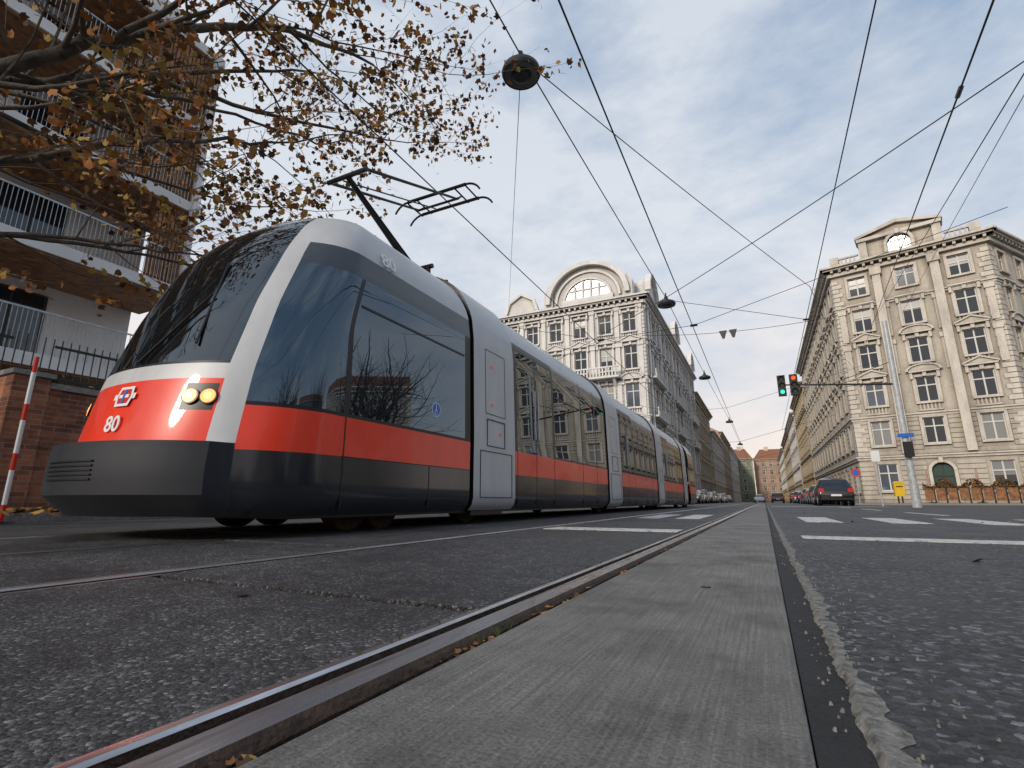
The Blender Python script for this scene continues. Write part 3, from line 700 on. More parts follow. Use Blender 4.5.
def cab_mat(c,c2,z):
    if c[0]=='A' and c2[0]=='A':
        lo,hi=min(c[1],c2[1]),max(c[1],c2[1])
        post=(hi<=5.0 and lo>=4.9) or (4.88<=lo and hi<=4.9) or (lo>=3.0 and hi<=3.06)
        return matz_side(z,'post' if post else 'win')
    if c[0]!=c2[0]: t=89
    else: t=abs((c[1]+c2[1])/2)
    if t>52: return matz_side(z,'win')
    if t>42:
        if z<.655: return 'bump'
        return 'silver'
    if z<.655: return 'bump'
    if z<.66: return 'post'
    if z<1.12:
        if .88<z<1.08 and 29<t<41: return 'post'
        return 'red'
    if z<1.24: return 'silver'
    if z<1.26: return 'post'
    if z<3.06: return 'wind'
    if z<3.1: return 'post'
    return 'silver'
Y_ST=1.6; Y_END=28.0
def build_cab(name,flip):
    mb=MB(); idx=[]
    P=lambda p:(p.x,(Y_END+Y_ST-p.y) if flip else p.y,p.z)
    for c in CC:
        idx.append([]) 
        for z in ROWS:
            mb.v.append(P(colpt(c,z))); idx[-1].append(len(mb.v)-1)
    for i in range(len(CC)-1):
        for j in range(len(ROWS)-1):
            z=(ROWS[j]+ROWS[j+1])/2
            mt=cab_mat(CC[i],CC[i+1],z)
            mb.f.append((idx[i][j],idx[i+1][j],idx[i+1][j+1],idx[i][j+1])); mb.m.append(mb.mi(T[mt]))
    return mb.build(name,tram,smooth=True,ang=30)
build_cab('front_cab',False); build_cab('rear_cab',True)
def section(name,y0,y1,cols,matf,dw=0,dz=0):
    mb=MB()
    prof=[(interp(WT,z)+(dw if z<3.29 else 0),zmap(z)+ (dz*(z/3.3)**4)) for z in ROWS]
    full=[(w,z,zr) for (w,z),zr in zip(prof,ROWS)]+[(-w,z,zr) for (w,z),zr in list(zip(prof,ROWS))[-2::-1]]
    ysn=[c[0] for c in cols]+[cols[-1][1]]
    idx=[]
    for y in ysn:
        idx.append([]); 
        for (w,z,zr) in full:
            mb.v.append((XC+w,y,z)); idx[-1].append(len(mb.v)-1)
    for i in range(len(cols)):
        for j in range(len(full)-1):
            zm=(full[j][2]+full[j+1][2])/2
            mb.f.append((idx[i][j],idx[i+1][j],idx[i+1][j+1],idx[i][j+1])); mb.m.append(mb.mi(T[matf(zm,cols[i][2])]))
    mb.f.append(tuple(idx[0])[::-1]); mb.m.append(mb.mi(T['post'])); mb.f.append(tuple(idx[-1])); mb.m.append(mb.mi(T['post']))
    return mb.build(name,tram,smooth=True,ang=28)
def pm(z,k):
    if k=='bel': return 'post'
    return 'silver'
PORT=[(5.0,6.2),(10.8,12.0),(16.6,17.8),(22.4,23.6)]
for a,b in PORT:
    section('bellows',a-.02,b+.02,[(a+.001,a+.06,'bel'),(a+.06,b-.06,'bel'),(b-.06,b-.001,'bel')],pm,-.05,-.03)
    section('wheel_portal',a+.05,b-.05,[(a+.05,a+.08,'p'),(a+.08,b-.08,'p'),(b-.08,b-.05,'p')],pm,.022,.05)
    d=MB(); xs=XC+1.225
    def outline(y0,y1,z0,z1,t=.010):
        d.box(W,xs-.004+0,xs+.003,y0,y1,z0,z0+t,T['post']); d.box(W,xs-.004,xs+.003,y0,y1,z1-t,z1,T['post'])
        d.box(W,xs-.004,xs+.003,y0,y0+t,z0+t,z1-t,T['post']); d.box(W,xs-.004,xs+.003,y1-t,y1,z0+t,z1-t,T['post'])
    outline(a+.36,b-.36,.92,1.26); outline(a+.2,b-.15,.3,.86)
    def lean(z): return XC+interp(WT,z)+.022
    zs=[1.32,1.5,1.7,1.9,2.1,2.16]
    for (yy0,yy1) in ((a+.33,a+.342),(b-.342,b-.33)):
        for z0,z1 in zip(zs,zs[1:]): d.face([(lean(z0)+.003,yy0,z0),(lean(z0)+.003,yy1,z0),(lean(z1)+.003,yy1,z1),(lean(z1)+.003,yy0,z1)],T['post'])
    for z0 in (1.32,2.15): d.face([(lean(z0)+.003,a+.33,z0),(lean(z0)+.003,b-.33,z0),(lean(z0+.01)+.003,b-.33,z0+.01),(lean(z0+.01)+.003,a+.33,z0+.01)],T['post'])
    for yy,zz in ((a+.50,1.95),(a+.50,1.45),(b-.48,1.1)):
        x_=lean(zz); d.box(W,x_-.004,x_+.012,yy-.022,yy+.022,zz-.014,zz+.014,M['orange'])
    d.build('portal_panels',tram,recalc=False)
def bodym(z,kind):
    if z<.61: return 'dark'
    if z<.93: return 'red'
    if kind=='post': 
        return 'post' if z<2.52 else 'silver'
    if kind=='door':
        return 'glass' if z<2.4 else ('post' if z<2.52 else 'silver')
    if z<.96: return 'post'
    if z<2.3: return 'glass'
    if z<2.52: return 'frieze'
    return 'silver'
for (a,b) in ((6.2,10.8),(12.0,16.6),(17.8,22.4)):
    m=(a+b)/2
    cols=[(a+.0,a+.08,'post'),(a+.08,a+.72,'door'),(a+.72,a+.76,'post'),(a+.76,a+1.42,'door'),(a+1.42,a+1.52,'post'),(a+1.52,m+.6,'win'),(m+.6,m+.66,'post'),(m+.66,b-.8,'win'),(b-.8,b-.74,'post'),(b-.74,b-.08,'win'),(b-.08,b,'post')]
    section('body_section',a,b,cols,bodym)
    d=MB(); xs=XC+1.2
    for y in (a+.08,a+.74,a+1.47,m+.63,b-.77): d.box(W,xs-.01,xs+.003,y-.005,y+.005,.2,.95,T['post'])
    for (ya_,yb_) in ((a+1.55,m+.58),(m+.68,b-.82)): d.box(W,XC+1.172,XC+1.184,ya_,yb_,1.955,1.98,T['post'])
    for y in (a+.68,a+.80): d.tube((xs+.015,y,1.15),(xs+.002,y,1.9),.012,.012,M['metal'],6,True)
    d.build('panel_gaps',tram)
d=MB()
d.box(W,XC+1.174,XC+1.184,3.14,4.86,1.93,1.95,T['post'])
for z0,z1 in ((.2,.61),(.61,.93)): d.box(W,XC+1.19,XC+1.203,3.02,3.032,z0,z1,T['post'])
d.box(W,XC+1.19,XC+1.203,4.2,4.21,.2,.61,T['post'])
d.box(W,XC+1.193,XC+1.2035,3.0,5.0,.605,.613,T['post'])
d.build('cab_trim',tram)
d=MB(); c=Vector((XC+1.191,4.3,1.2)); disc(d,c,(1,0,0),.075,M['wpaint'],.006,28); disc(d,c+Vector((.0062,0,0)),(1,0,0),.066,M['blue'],.002,28)
cx=c.x+.0084
d.tube((cx,4.295,1.17),(cx+.002,4.295,1.17),.026,.026,M['wpaint'],16,True); disc(d,(cx+.0022,4.295,1.17),(1,0,0),.018,M['blue'],.001,16)
d.box(W,cx,cx+.003,4.288,4.297,1.17,1.235,M['wpaint']); disc(d,(cx,4.293,1.243),(1,0,0),.009,M['wpaint'],.003,12)
d.build('wheelchair_sign',tram)
def nrm_front(th,z):
    e_=.01; a=front_pt(th,z); b=front_pt(th+e_,z); c=front_pt(th,z+e_)
    n=(b-a).cross(c-a).normalized()
    if n.y>0: n=-n
    return n
d=MB()
for sg in (1,-1):
    for tdeg,zz,rr,mm in ((38.4,.98,.052,M['lampon']),(31.8,.98,.052,M['lampon'])):
        th=math.radians(sg*tdeg); p=front_pt(th,zz); n_=nrm_front(th,zz)
        d.tube(p-n_*.01,p+n_*.015,rr+.008,rr+.008,T['post'],24,True); d.tube(p+n_*.0155,p+n_*.02,rr,rr*.95,mm,24,True); d.tube(p+n_*.0205,p+n_*.023,rr*.5,rr*.45,M['lampin'],18,True)
d.build('headlights',tram,smooth=True,ang=40)
d=MB(); th=math.radians(4); p=front_pt(th,1.0); n_=nrm_front(th,1.0); q=n_.to_track_quat('Z','Y')
def em(pts,off,mat):
    d.face([p+q@Vector((x*1.1,y*1.1,off)) for x,y in pts],mat)
em([(-.11,-.02),(.11,-.02),(.11,.02),(-.11,.02)],.012,M['wpaint'])
em([(-.07,-.07),(.07,-.07),(.085,0),(.07,.07),(-.07,.07),(-.085,0)],.014,M['wpaint'])
em([(-.05,-.05),(.05,-.05),(.065,0),(.05,.05),(-.05,.05),(-.065,0)],.016,M['red'])
em([(-.05,-.012),(.05,-.012),(.05,.012),(-.05,.012)],.018,M['wpaint']); em([(-.012,-.05),(.012,-.05),(.012,.05),(-.012,.05)],.0185,M['blue'])
d.build('emblem',tram,recalc=False)
def text(s,loc,zdir,size,mat,name,ydir=(0,0,1)):
    cu=bpy.data.curves.new(name,'FONT'); cu.body=s; cu.size=size; cu.align_x='CENTER'; cu.align_y='CENTER'; cu.extrude=.002; cu.offset=.003
    cu.materials.append(mat); o=bpy.data.objects.new(name,cu); COL.objects.link(o)
    z=Vector(zdir).normalized(); y=Vector(ydir); y=(y-z*y.dot(z)).normalized(); x=y.cross(z)
    m=Matrix((x,y,z)).transposed().to_4x4(); m.translation=Vector(loc); o.matrix_world=m; o.parent=tram; return o
p=front_pt(math.radians(4),.79); text('80',p+Vector((0,-.014,0)),(0.06,-1,.12),.16,M['wpaint'],'number_front')
zz=2.53; p=Vector((XC+interp(WT,zz)+.022,3.5,zmap(zz))); text('80',p,(1,0,.30),.21,M['wpaint'],'number_side')
d=MB()
for k in range(5):
    z=.40+k*.03; 
    for t0 in range(-12,12,2):
        a=colpt(('T',t0,0),z); b=colpt(('T',t0+2,0),z); 
        d.tube(a+Vector((0,-.004,0)),b+Vector((0,-.004,0)),.007,.007,T['post'],5)
d.build('bumper_grille',tram)
d=MB(); a=front_pt(math.radians(4),1.27)+Vector((0,-.03,0)); b=front_pt(math.radians(22),1.85)+Vector((0,-.03,0))
d.tube(a,b,.012,.008,T['post'],6); 
b2=front_pt(math.radians(26),1.4)+Vector((0,-.02,0)); b3=front_pt(math.radians(18),2.2)+Vector((0,-.02,0)); d.tube(b2,b3,.01,.01,T['post'],6)
d.build('wiper',tram)
d=MB(); d.box(W,XC-1.05,XC+1.05,2.7,27.0,.13,.3,M['black'])
d.build('underframe',tram)
d=MB()
for y in (3.55,4.0,5.6,11.4,17.2,23.0,25.5,26.0):
    sm_=y in(3.55,4.0)
    for sx in (-.74,.74):
        x=XC+sx
        d.tube((x-.06,y,.26 if sm_ else .30),(x+.06,y,.26 if sm_ else .30),.255 if sm_ else .295,.255 if sm_ else .295,M['rust'],28,True)
    if not sm_: d.box(W,XC+.95,XC+1.1,y-.4,y+.4,.1,.22,M['black'])
d.build('wheels',tram,smooth=True)
d=MB()
for (a,b) in ((6.9,10.2),(12.6,16.0),(18.4,21.8)): d.box(W,XC-.3,XC+.3,a,b,3.1,3.24,T['silver'])
d.build('roof_boxes',tram,bevel=.03)
d=MB(); bk=T['post']; 
knee=Vector((XC,3.95,4.15))
d.box(W,XC-.4,XC+.4,4.9,5.9,3.2,3.27,bk)
for sx in (-.28,.28): d.tube((XC+sx,5.3,3.25),(XC+sx,5.3,3.48),.04,.03,M['rust'],8,True); d.tube((XC+sx,5.75,3.25),(XC+sx,5.75,3.46),.04,.03,M['rust'],8,True)
d.tube((XC-.35,5.3,3.48),(XC+.35,5.3,3.48),.035,.035,bk,8,True)
d.tube((XC,5.3,3.48),knee,.045,.035,bk,10,True); d.tube((XC+.15,5.15,3.45),knee+Vector((.05,.12,-.1)),.016,.016,bk,6)
d.tube((XC-.32,3.95,4.15),(XC+.32,3.95,4.15),.03,.03,bk,8,True)
for sx in(-1,1): d.tube((XC+sx*.3,3.95,4.15),(XC+sx*.36,5.85,4.86),.022,.018,bk,8)
d.tube((XC,3.9,4.05),(XC,5.8,4.76),.010,.010,bk,6)
d.tube((XC-.4,5.85,4.86),(XC+.4,5.85,4.86),.02,.02,bk,8,True)
for yy in (5.8,6.2):
    d.tube((XC-.55,yy,5.03),(XC+.55,yy,5.03),.026,.026,bk,8,True)
    for sx in(-1,1):
        prev=Vector((XC+sx*.55,yy,5.03))
        for k in range(1,6):
            a=k/5*1.1; q_=Vector((XC+sx*(.55+.28*math.sin(a)),yy,5.03-.28*(1-math.cos(a)))); d.tube(prev,q_,.018,.016,bk,6); prev=q_
for sx in(-.36,.36,-.55,.55): d.tube((XC+sx,5.8,5.0),(XC+sx,6.2,5.0),.014,.014,bk,6); 
for sx in(-.36,.36): d.tube((XC+sx,5.85,4.86),(XC+sx,6.0,5.0),.016,.016,bk,6)
d.build('pantograph',tram,smooth=True)

# ------------------------------------------------------------ wires & lamps
def wire(pts,r=.009,name='overhead_wire',sag=0):
    cu=bpy.data.curves.new(name,'CURVE'); cu.dimensions='3D'; cu.bevel_depth=r; cu.bevel_resolution=1
    P=[]
    for a,b in zip(pts,pts[1:]):
        a=Vector(a);b=Vector(b); N=12 if sag else 1
        for k in range(N): t=k/N; q=a.lerp(b,t); q.z-=sag*4*t*(1-t); P.append(q)
    P.append(Vector(pts[-1]))
    sp=cu.splines.new('POLY'); sp.points.add(len(P)-1)
    for i,q in enumerate(P): sp.points[i].co=(*q,1)
    cu.materials.append(M['wire']); o=bpy.data.objects.new(name,cu); COL.objects.link(o); return o
wire([(-1.36,-12,5.2),(-1.36,150,5.2)],.011); wire([(-4.2,-12,5.07),(-4.2,150,5.1)],.010)
wire([(-3.35,-8,8.45),(-3.3,7.1,8.5),(-2.8,20,8.4),(-2.7,34,8.4),(-2.4,55,8.4),(-2.3,90,8.4)],.014,sag=.04)
wire([(2.1,-10,7.2),(2.2,22,7.3),(2.4,60,7.6)],.012)
wire([(2.0,-6,5.2),(2.9,6.4,5.8),(9.5,52,14)],.014)
wire([(5.0,2,5.2),(4.2,9,6.6),(9.7,52,15)],.011)
wire([(14,1.5,8.7),(5.2,11.2,8.3),(-2.8,20,8.4),(-20,38.9,10)],.013,sag=.08)
wire([(-3.3,7.1,8.45),(2.3,20.3,8.0),(7.7,52.5,13)],.011,sag=.1)
wire([(-3.3,7.1,8.4),(-25,49.5,19)],.008,sag=.3)
wire([(-9.3,49.8,16.8),(7.7,52.5,17)],.022,sag=.5)
wire([(2.2,22,7.3),(-2.8,20,8.3)],.010); wire([(2.2,22,7.3),(8.3,52.3,12)],.011)
for y in (15,30,48,70,95):
    wire([(-9.3 if y>49 else -12,y,7.6),(-4.2,y,5.3),(-1.36,y,5.35),(7.6 if y>50 else 6,y,7.2)],.008 if y<40 else .014)
wire([(3.6,-4,6.4),(12.2,51,16)],.011)
ins=MB()
for p in ((-1.36,15,5.35),(-4.2,15,5.3),(2.2,22,7.3)):
    ins.tube((p[0]-.10,p[1],p[2]),(p[0]+.10,p[1],p[2]),.04,.04,M['black'],8,True)
d_=(Vector((9.5,52,14))-Vector((2.9,6.4,5.8))).normalized(); q_=Vector((2.9,6.4,5.8))+d_*2.2; ins.tube(q_-d_*.14,q_+d_*.14,.035,.035,M['black'],8,True)
for x in (-2.0,-1.1): ins.prism(frame((0,51),(1,0),(0,-1)),[(x-.36,16.55),(x+.36,16.55),(x+.1,15.75),(x-.1,15.75)],0,.12,M['black'])
ins.build('wire_insulators')
M['lens']=plain('lamp_lens',(.06,.055,.05),.3,ior=1.6)
def hanging_lamp(x,y,z):
    e=empty('hanging_street_lamp'); m=MB(); ring=[(.06,.30),(.10,.16),(.20,.11),(.35,.03),(.37,-.05),(.35,-.1)]
    N=28
    for (r0,z0),(r1,z1) in zip(ring,ring[1:]):
        m.tube((x,y,z+z0-.3),(x,y,z+z1-.3),r0,r1,M['wdark'],N)
    m.tube((x,y,z-.05),(x,y,z+.15),.03,.03,M['wdark'],8,True); m.build('housing',e,smooth=True,ang=50)
    m=MB(); m.tube((x,y,z-.40),(x,y,z-.385),.30,.345,M['lens'],N,True)
    m.tube((x,y,z-.43),(x,y,z-.401),.14,.2,M['black'],20,True)
    m.build('lens',e)
for (x,y) in ((-3.3,7.1),(-2.8,20),(-2.7,34),(-2.4,55),(-2.3,78)): hanging_lamp(x,y,8.45)

# ------------------------------------------------------------ traffic light mast
e=empty('traffic_light_mast'); m=MB(); px_,py_=5.75,27
m.tube((px_,py_,0),(px_,py_,1.0),.17,.16,M['metal'],16); m.tube((px_,py_,1.0),(px_,py_,8.3),.14,.10,M['metal'],16,True)
m.tube((px_,py_,5.35),(1.4,27,5.75),.05,.035,M['wdark'],10,True); m.tube((px_,py_,6.4),(3.4,27,5.6),.015,.015,M['wdark'],6)
m.build('mast',e,smooth=True)
m=MB(); 
M['sigr']=plain('signal_red',(.4,.02,.01),.3,emit=(1,.10,.02),es=1.2); M['siga']=plain('signal_off',(.03,.02,.01),.3); M['sigg']=plain('signal_off_green',(.01,.05,.03),.3); M['siggo']=plain('signal_green',(.01,.4,.25),.3,emit=(.05,1,.6),es=1.0)
for x,lit in ((1.3,'g'),(1.82,'r')):
    m.box(W,x-.17,x+.17,26.8,27.05,5.2,6.2,M['black'])
    for k,mm in enumerate((M['siggo'] if lit=='g' else M['sigg'],M['siga'],M['sigr'] if lit=='r' else M['siga'])):
        m.tube((x,26.79,5.38+k*.32),(x,26.765,5.38+k*.32),.10,.10,mm,16,True)
        for a in range(0,181,20):
            t=math.radians(a); m.box(W,x+.12*math.cos(t)-.02,x+.12*math.cos(t)+.02,26.62,26.8,5.38+k*.32+.12*math.sin(t)-.01,5.38+k*.32+.12*math.sin(t)+.01,M['black'])
m.build('signals',e)
m=MB(); m.box(W,px_-.28,px_+.28,26.80,26.83,2.95,3.12,M['blue']); m.box(W,px_-.16,px_+.16,26.65,26.84,2.1,2.75,M['black']); m.build('signs',e)
def sign_post(x,y,h,kind):
    e=empty('traffic_sign'); m=MB(); m.tube((x,y,0),(x,y,h),.035,.035,M['metal'],10,True); m.build('post',e)
    m=MB()
    if kind==0: m.tube((x,y-.04,h-.3),(x,y-.06,h-.3),.3,.3,M['blue'],24,True); m.tube((x,y-.061,h-.3),(x,y-.064,h-.3),.2,.2,M['wpaint'],24,True)
    elif kind==1: m.tube((x,y-.04,h-.3),(x,y-.06,h-.3),.3,.3,M['red'],24,True); m.tube((x,y-.061,h-.3),(x,y-.064,h-.3),.2,.2,M['blue'],24,True)
    else: m.box(W,x-.2,x+.2,y-.07,y-.04,h-.6,h,M['wpaint'])
    m.build('plate',e)
sign_post(5.75,34,3.0,2); sign_post(6.2,44.6,2.6,1); sign_post(6.1,60,2.6,0); sign_post(-8.2,49,2.8,0)
e=empty('letter_box'); m=MB(); M['yel']=plain('yellow_paint',(.75,.48,.02),.4,var=.1)
m.box(W,8.4,9.0,44.8,45.2,.6,1.5,M['yel']); m.box(W,8.55,8.62,44.9,45.1,.12,.6,M['wdark']); m.box(W,8.78,8.85,44.9,45.1,.12,.6,M['wdark']); m.prism(frame((8.4,45.2),(1,0),(0,-1)),[(-.03,1.5),(.63,1.5),(.5,1.65),(.1,1.65)],-.02,.42,M['yel']); m.box(W,8.5,8.9,44.785,44.8,1.25,1.32,M['black'])
m.build('body',e)
m=MB(); 
for i in range(16):
    x=10.2+i*.62; yy=45.2-.05*i
    m.box(W,x,x+.5,yy,yy+.05,.3,1.15,M['wood']); m.box(W,x+.5,x+.58,yy-.02,yy+.08,.12,1.25,M['wdark'])
m.build('terrace_fence')
m=MB()
for i in range(3200):
    x=10.2+10*R(); leaf(m,(x,45.35+U(-.2,.3),1.05+U(0,.5)*(1+.6*math.sin(x*4))),U(.08,.16),random.choice(gl+[lm[1],lm[0]]))
m.build('planter_shrubs',recalc=False)
for x in (10.8,13.6,16.6):
    m=MB(); m.tube((x,46.6,.12),(x,46.6,2.4),.03,.03,M['wdark'],8,True)
    m.tube((x,46.6,1.2),(x,46.6,2.5),.10,.06,M['rose'],8,True); m.tube((x,46.6,.12),(x,46.6,.2),.3,.25,M['kerb'],12,True); m.build('closed_parasol')

# ------------------------------------------------------------ cars
M['tail']=plain('tail_light',(.4,.01,.01),.25,emit=(1,.02,.01),es=.25)
def car(x,y,dirn,col,suv=True,yaw=0):
    e=empty('parked_car'); e.location=(x,y,0); e.rotation_euler=(0,0,yaw+(0 if dirn>0 else math.pi))
    pm_=plain('car_paint',col,.3,.2,coat=1); gm=M['glass']
    h=1.62 if suv else 1.42
    st=[(-2.2,.74,.42,.80,.62,.74,.70),(-2.14,.84,.34,.86,.86,.78,.92),(-2.06,.87,.30,.89,.95,.76,1.0),(-1.86,.88,.28,.89,.98,.64,h-.12),(-1.6,.89,.27,.89,.98,.62,h-.03),
        (-.8,.9,.26,.9,.97,.63,h),(.1,.9,.26,.9,.95,.62,h-.02),(.45,.9,.26,.9,.94,.60,h-.09),(1.15,.9,.26,.88,.93,.72,.98),(1.75,.88,.28,.86,.84,.66,.90),(2.1,.84,.30,.80,.70,.6,.76),(2.22,.76,.36,.74,.56,.6,.6)]
    m=MB(); idx=[]
    for (yy,wl,zl,wb,zb,wt,zt) in st:
        ring=[(-wl*.9,zl),(wl*.9,zl),(wl,zl+.08),(wb+.01,(zl+zb)/2+.05),(wb,zb),(wt,zt-.03),(wt*.85,zt),(-wt*.85,zt),(-wt,zt-.03),(-wb,zb),(-wb-.01,(zl+zb)/2+.05),(-wl,zl+.08)]
        i=len(m.v); m.v+= [(a,yy,b) for a,b in ring]; idx.append(list(range(i,i+12)))
    for i in range(len(st)-1):
        for j in range(12):
            k=(j+1)%12; mt=pm_
            if j in(4,8) and 2<=i<=7: mt=gm
            if j in(5,6,7) and i in(2,7): mt=gm
            if j==0: mt=M['black']
            m.f.append((idx[i][j],idx[i][k],idx[i+1][k],idx[i+1][j])); m.m.append(m.mi(mt))
    m.f.append(tuple(idx[0])); m.m.append(m.mi(pm_)); m.f.append(tuple(idx[-1])[::-1]); m.m.append(m.mi(pm_))
    m.build('body',e,smooth=True,ang=40)
    m=MB()
    for sx in(-.8,.8):
        for yy in(-1.35,1.4):
            m.tube((sx-.11,yy,.34),(sx+.11,yy,.34),.34,.34,M['black'],24,True); s=1 if sx>0 else -1
            m.tube((sx+s*.111,yy,.34),(sx+s*.118,yy,.34),.2,.2,M['metal'],12,True)
    m.build('wheels',e,smooth=True)
    m=MB()
    for sx in(-1,1):
        m.box(W,sx*.72-.13,sx*.72+.13,-2.2,-2.13,.78,.98,M['tail']); m.box(W,sx*.62-.16,sx*.62+.16,2.12,2.19,.6,.72,M['wpaint'])
        m.box(W,sx*.98-.08,sx*.98+.08,.75,.9,.98,1.12,pm_)
    m.box(W,-.26,.26,-2.225,-2.205,.55,.66,M['wpaint']); m.box(W,-.26,.26,2.225,2.24,.4,.5,M['wpaint']); m.box(W,-.8,.8,-2.24,-2.14,.34,.46,M['black'])
    m.build('lights_and_plates',e)
car(3.75,37,1,(.012,.012,.014)); car(4.2,44.5,1,(.03,.03,.035),False); car(4.3,51,1,(.10,.10,.11)); car(4.4,57.5,1,(.3,.3,.3),False); car(4.5,64,1,(.02,.02,.025)); car(4.4,71,1,(.02,.03,.06),False); car(4.4,79,1,(.4,.4,.4)); car(4.4,90,1,(.02,.02,.02))
cols_=[(.55,.55,.55),(.02,.02,.025),(.3,.3,.32),(.03,.05,.1),(.5,.5,.48),(.15,.02,.02)]
for i,y in enumerate((50,56.5,63,70,77,86,96,110)): car(-6.7,y,-1,cols_[i%6],i%2==0)
car(-.9,112,-1,(.6,.6,.58)); car(1.9,92,1,(.04,.04,.05))
for i,(x,y) in enumerate(((11,7.5),(15.5,18.5),(14.8,12.5),(17,25.5),(11,1),(11,-5),(11,-11.5))): car(x,y,1,cols_[(i+1)%6],i%2==0)

# ------------------------------------------------------------ trees
bark=plain('bark',(.085,.07,.055),.9,var=.5,vscale=7,bump=.8,bscale=30)
def grow(mb,lf,p,d,r,L,depth,leafp,bias=Vector((0,0,.15)),lsz=(.065,.12),sl=.28):
    nseg=max(2,int(L/sl)); seg=L/nseg; p=Vector(p); d=Vector(d).normalized()
    for i in range(nseg):
        d=(d+Vector((U(-1,1),U(-1,1),U(-1,1)))*.22+bias*.25).normalized()
        q=p+d*seg; r1=r*(1-.55/nseg)
        mb.tube(p,q,r,r1,bark,6 if r>.02 else (4 if r>.008 else 3))
        p=q; r=r1
        if depth>0 and (i>0 or nseg<3) and R()<.76:
            ax=Vector((U(-1,1),U(-1,1),U(-.8,.9))); ax=(ax-d*ax.dot(d)).normalized()
            a=U(.5,1.1); nd=d*math.cos(a)+ax*math.sin(a)
            grow(mb,lf,p,nd,r*U(.42,.65),L*U(.45,.75),depth-1,leafp,bias,lsz,sl)
        if depth<=1:
            if R()<leafp: 
                for _ in range(random.choice((2,3,3,5))): leaf(lf,p+Vector((U(-.14,.14),U(-.14,.14),U(-.17,.06))),U(*lsz),random.choice(lm[:3]+[lm[1],lm[2],lm[0],lm[3]]))
    if depth>0: grow(mb,lf,p,d,r,L*.6,depth-1,leafp,bias,lsz,sl)
def limb(mb,lf,pts,r0,r1,leafp,den=1.0,depth=2,TL=1.4):
    P=[Vector(p) for p in pts]; fine=[]
    n=len(P)
    for i in range(n-1):
        a=P[max(0,i-1)];b=P[i];c=P[i+1];d_=P[min(n-1,i+2)]
        for k in range(6):
            t=k/6; fine.append(.5*((2*b)+(c-a)*t+(2*a-5*b+4*c-d_)*t*t+(3*b-a-3*c+d_)*t**3)+Vector((U(-1,1),U(-1,1),U(-1,1)))*.035)
    fine.append(P[-1]); N=len(fine)
    for i in range(N-1):
        ra=r0+(r1-r0)*i/(N-1); rb_=r0+(r1-r0)*(i+1)/(N-1)
        mb.tube(fine[i],fine[i+1],ra,rb_,bark,8)
        d=(fine[i+1]-fine[i]).normalized()
        if i>2 and R()<.68*den:
            ax=Vector((U(-1,1),U(-1,1),U(-.9,.9))); ax=(ax-d*ax.dot(d)).normalized(); a=U(.6,1.1)
            grow(mb,lf,fine[i+1],d*math.cos(a)+ax*math.sin(a),rb_*U(.35,.6),TL*U(.6,1.3),depth,leafp)
    grow(mb,lf,fine[-1],d,r1,TL,depth,leafp)
e=empty('plane_tree'); tb=MB(); tl=MB()
tb.tube((-8.6,.4,0),(-8.5,.42,.5),.34,.26,bark,14); tb.tube((-8.5,.42,.5),(-8.3,.5,3.2),.26,.2,bark,14)
limb(tb,tl,[(-8.3,.5,3.1),(-6.9,1.2,4.2),(-5.9,2.1,5.2),(-5.3,3.4,6.4),(-5.1,4.9,7.2)],.10,.022,.9)
limb(tb,tl,[(-8.3,.5,2.9),(-7.2,1.8,3.9),(-6.1,2.8,4.5),(-5.7,4.0,5.2)],.06,.016,.9)
limb(tb,tl,[(-8.3,.5,2.6),(-7.3,2,3.15),(-6.5,3.4,3.4)],.045,.014,.75,TL=1.0)
limb(tb,tl,[(-8.3,.5,3.2),(-6.9,1.0,5.5),(-6,1.7,7),(-5.2,3,8.6)],.09,.022,.9)
limb(tb,tl,[(-8.3,.5,3.2),(-8.2,1.6,5),(-7.9,3.2,6.6),(-7.2,5.2,8.2)],.09,.022,1.0)
limb(tb,tl,[(-6.9,1.2,4.2),(-6.5,2.2,5.0),(-6.6,3.6,5.8),(-6.3,5.4,6.4)],.045,.014,1.0)
limb(tb,tl,[(-5.9,2.1,5.2),(-4.9,2.6,6.0),(-4.2,3.5,7.2)],.04,.012,.8)
limb(tb,tl,[(-7.9,3.2,6.6),(-7.0,5.0,6.9),(-6.2,7,7.6)],.045,.014,1.0)
limb(tb,tl,[(-8.2,1.6,5),(-8.0,3.2,5.0),(-7.6,4.8,5.2)],.04,.013,1.0)
limb(tb,tl,[(-7.3,2,3.15),(-7.6,3.6,3.7),(-7.4,5.0,4.0)],.03,.011,.9,TL=1.0)
limb(tb,tl,[(-8.3,.5,3.2),(-9.6,0,5),(-10.5,-.5,7)],.12,.04,.6,.6,1)
limb(tb,tl,[(-8.3,.5,3.2),(-8.6,-1.2,5.5),(-8.4,-2.6,7.5)],.12,.04,.6,.6,1)
tb.build('trunk_and_branches',e,smooth=True,ang=60); tl.build('leaves',e,recalc=False)
print('TREE',len(tb.f),len(tl.f))
for (tx,ty,hh) in ((17,-3,1.0),(20,29,1.15),(27,14,1.1)):
    e=empty('bare_tree'); tb=MB(); tl=MB(); tb.tube((tx,ty,0),(tx,ty,3.2*hh),.34,.26,bark,10)
    for k in range(9):
        a=k*.7; grow(tb,tl,(tx,ty,U(2.6,3.2)*hh),(math.cos(a)*.7,math.sin(a)*.7,1),.18,4.3*hh,3,.0,bias=Vector((0,0,.2)),sl=.45)
    tb.build('trunk_and_branches',e); print('bare',len(tb.f))

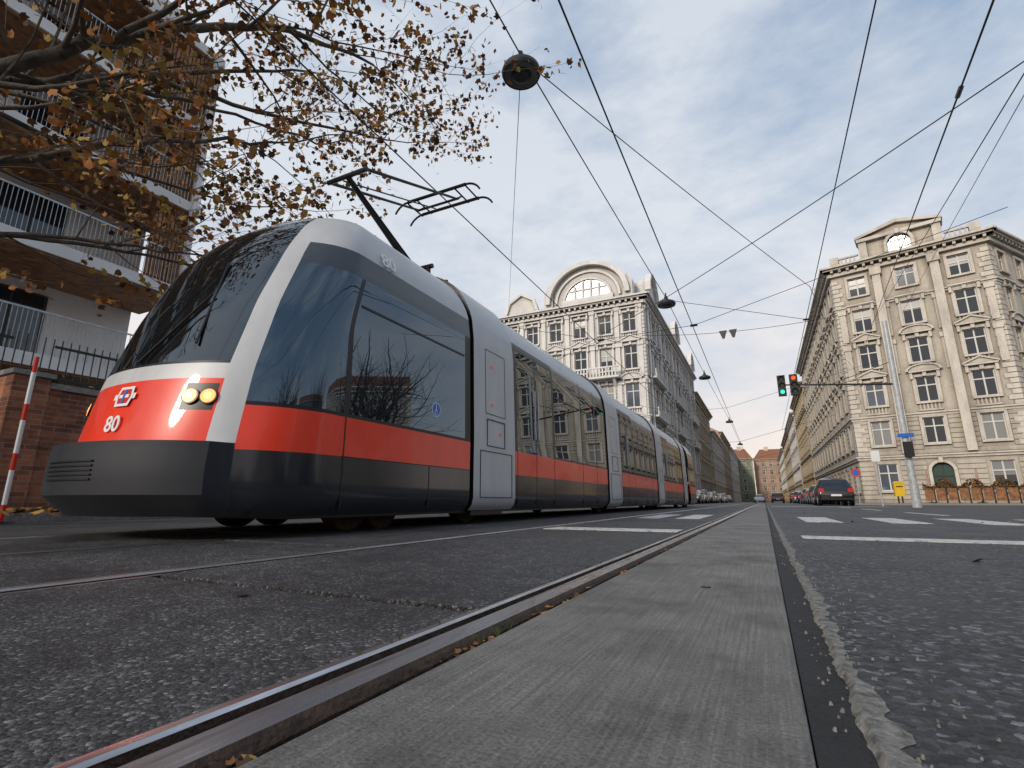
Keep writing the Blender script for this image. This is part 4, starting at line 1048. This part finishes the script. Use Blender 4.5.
# ------------------------------------------------------------ world, sun, camera
w=bpy.data.worlds.new('World'); scene.world=w; w.use_nodes=True; nt=w.node_tree; bg=nt.nodes['Background']
el=math.radians(26); sd=Vector((-.30,-.95)).normalized(); az=math.atan2(sd.x,sd.y)
sky=nt.nodes.new('ShaderNodeTexSky'); sky.sky_type='NISHITA'; sky.sun_disc=False; sky.sun_elevation=el; sky.sun_rotation=az; sky.air_density=1.2; sky.dust_density=1.5
tc=nt.nodes.new('ShaderNodeTexCoord'); sp=nt.nodes.new('ShaderNodeSeparateXYZ'); nt.links.new(tc.outputs['Generated'],sp.inputs[0])
mp=nt.nodes.new('ShaderNodeMapping'); mp.inputs['Scale'].default_value=(1,1.3,2.4); mp.inputs['Rotation'].default_value=(.2,.3,.5); nt.links.new(tc.outputs['Generated'],mp.inputs[0])
n1=noise(nt,mp.outputs[0],2.1,12,.62)
ma=nt.nodes.new('ShaderNodeMath'); ma.operation='MULTIPLY_ADD'; ma.inputs[1].default_value=-.14; nt.links.new(sp.outputs[0],ma.inputs[0]); nt.links.new(n1,ma.inputs[2])
rc=ramp(nt,[(.32,(0,)*3),(.60,(1,)*3)]); nt.links.new(ma.outputs[0],rc.inputs[0])
re=ramp(nt,[(0.0,(8.6,7.2,6.3)),(.16,(7.9,7.2,6.9)),(.42,(6.2,6.5,7.0)),(1,(4.7,5.3,6.2))]); nt.links.new(sp.outputs[2],re.inputs[0])
rb2=ramp(nt,[(0.0,(7.2,6.3,6.0)),(.2,(5.3,5.7,6.4)),(.5,(3.0,4.1,5.6)),(1,(2.1,3.1,4.9))]); nt.links.new(sp.outputs[2],rb2.inputs[0])
blue=mixc(nt,sky.outputs[0],rb2.outputs[0],.75)
c=mixc(nt,blue,re.outputs[0],rc.outputs[0])
nt.links.new(c,bg.inputs[0]); bg.inputs[1].default_value=.122
s=bpy.data.lights.new('sun','SUN'); s.energy=2.1; s.angle=math.radians(10); s.color=(1,.88,.74); so=bpy.data.objects.new('sun',s); COL.objects.link(so)
sv=Vector((sd.x*math.cos(el),sd.y*math.cos(el),math.sin(el))); so.rotation_euler=sv.to_track_quat('Z','Y').to_euler()
cam=bpy.data.cameras.new('camera'); co=bpy.data.objects.new('camera',cam); COL.objects.link(co)
cam.sensor_width=36; cam.lens=36*500/1024; cam.clip_start=.02; cam.clip_end=3000
a=math.radians(26.2); p=math.radians(13.2)
co.location=(0,0,.26); co.rotation_euler=(math.pi/2+p,0,a)
scene.camera=co
scene.view_settings.view_transform='Standard'; scene.view_settings.look='None'; scene.view_settings.exposure=0
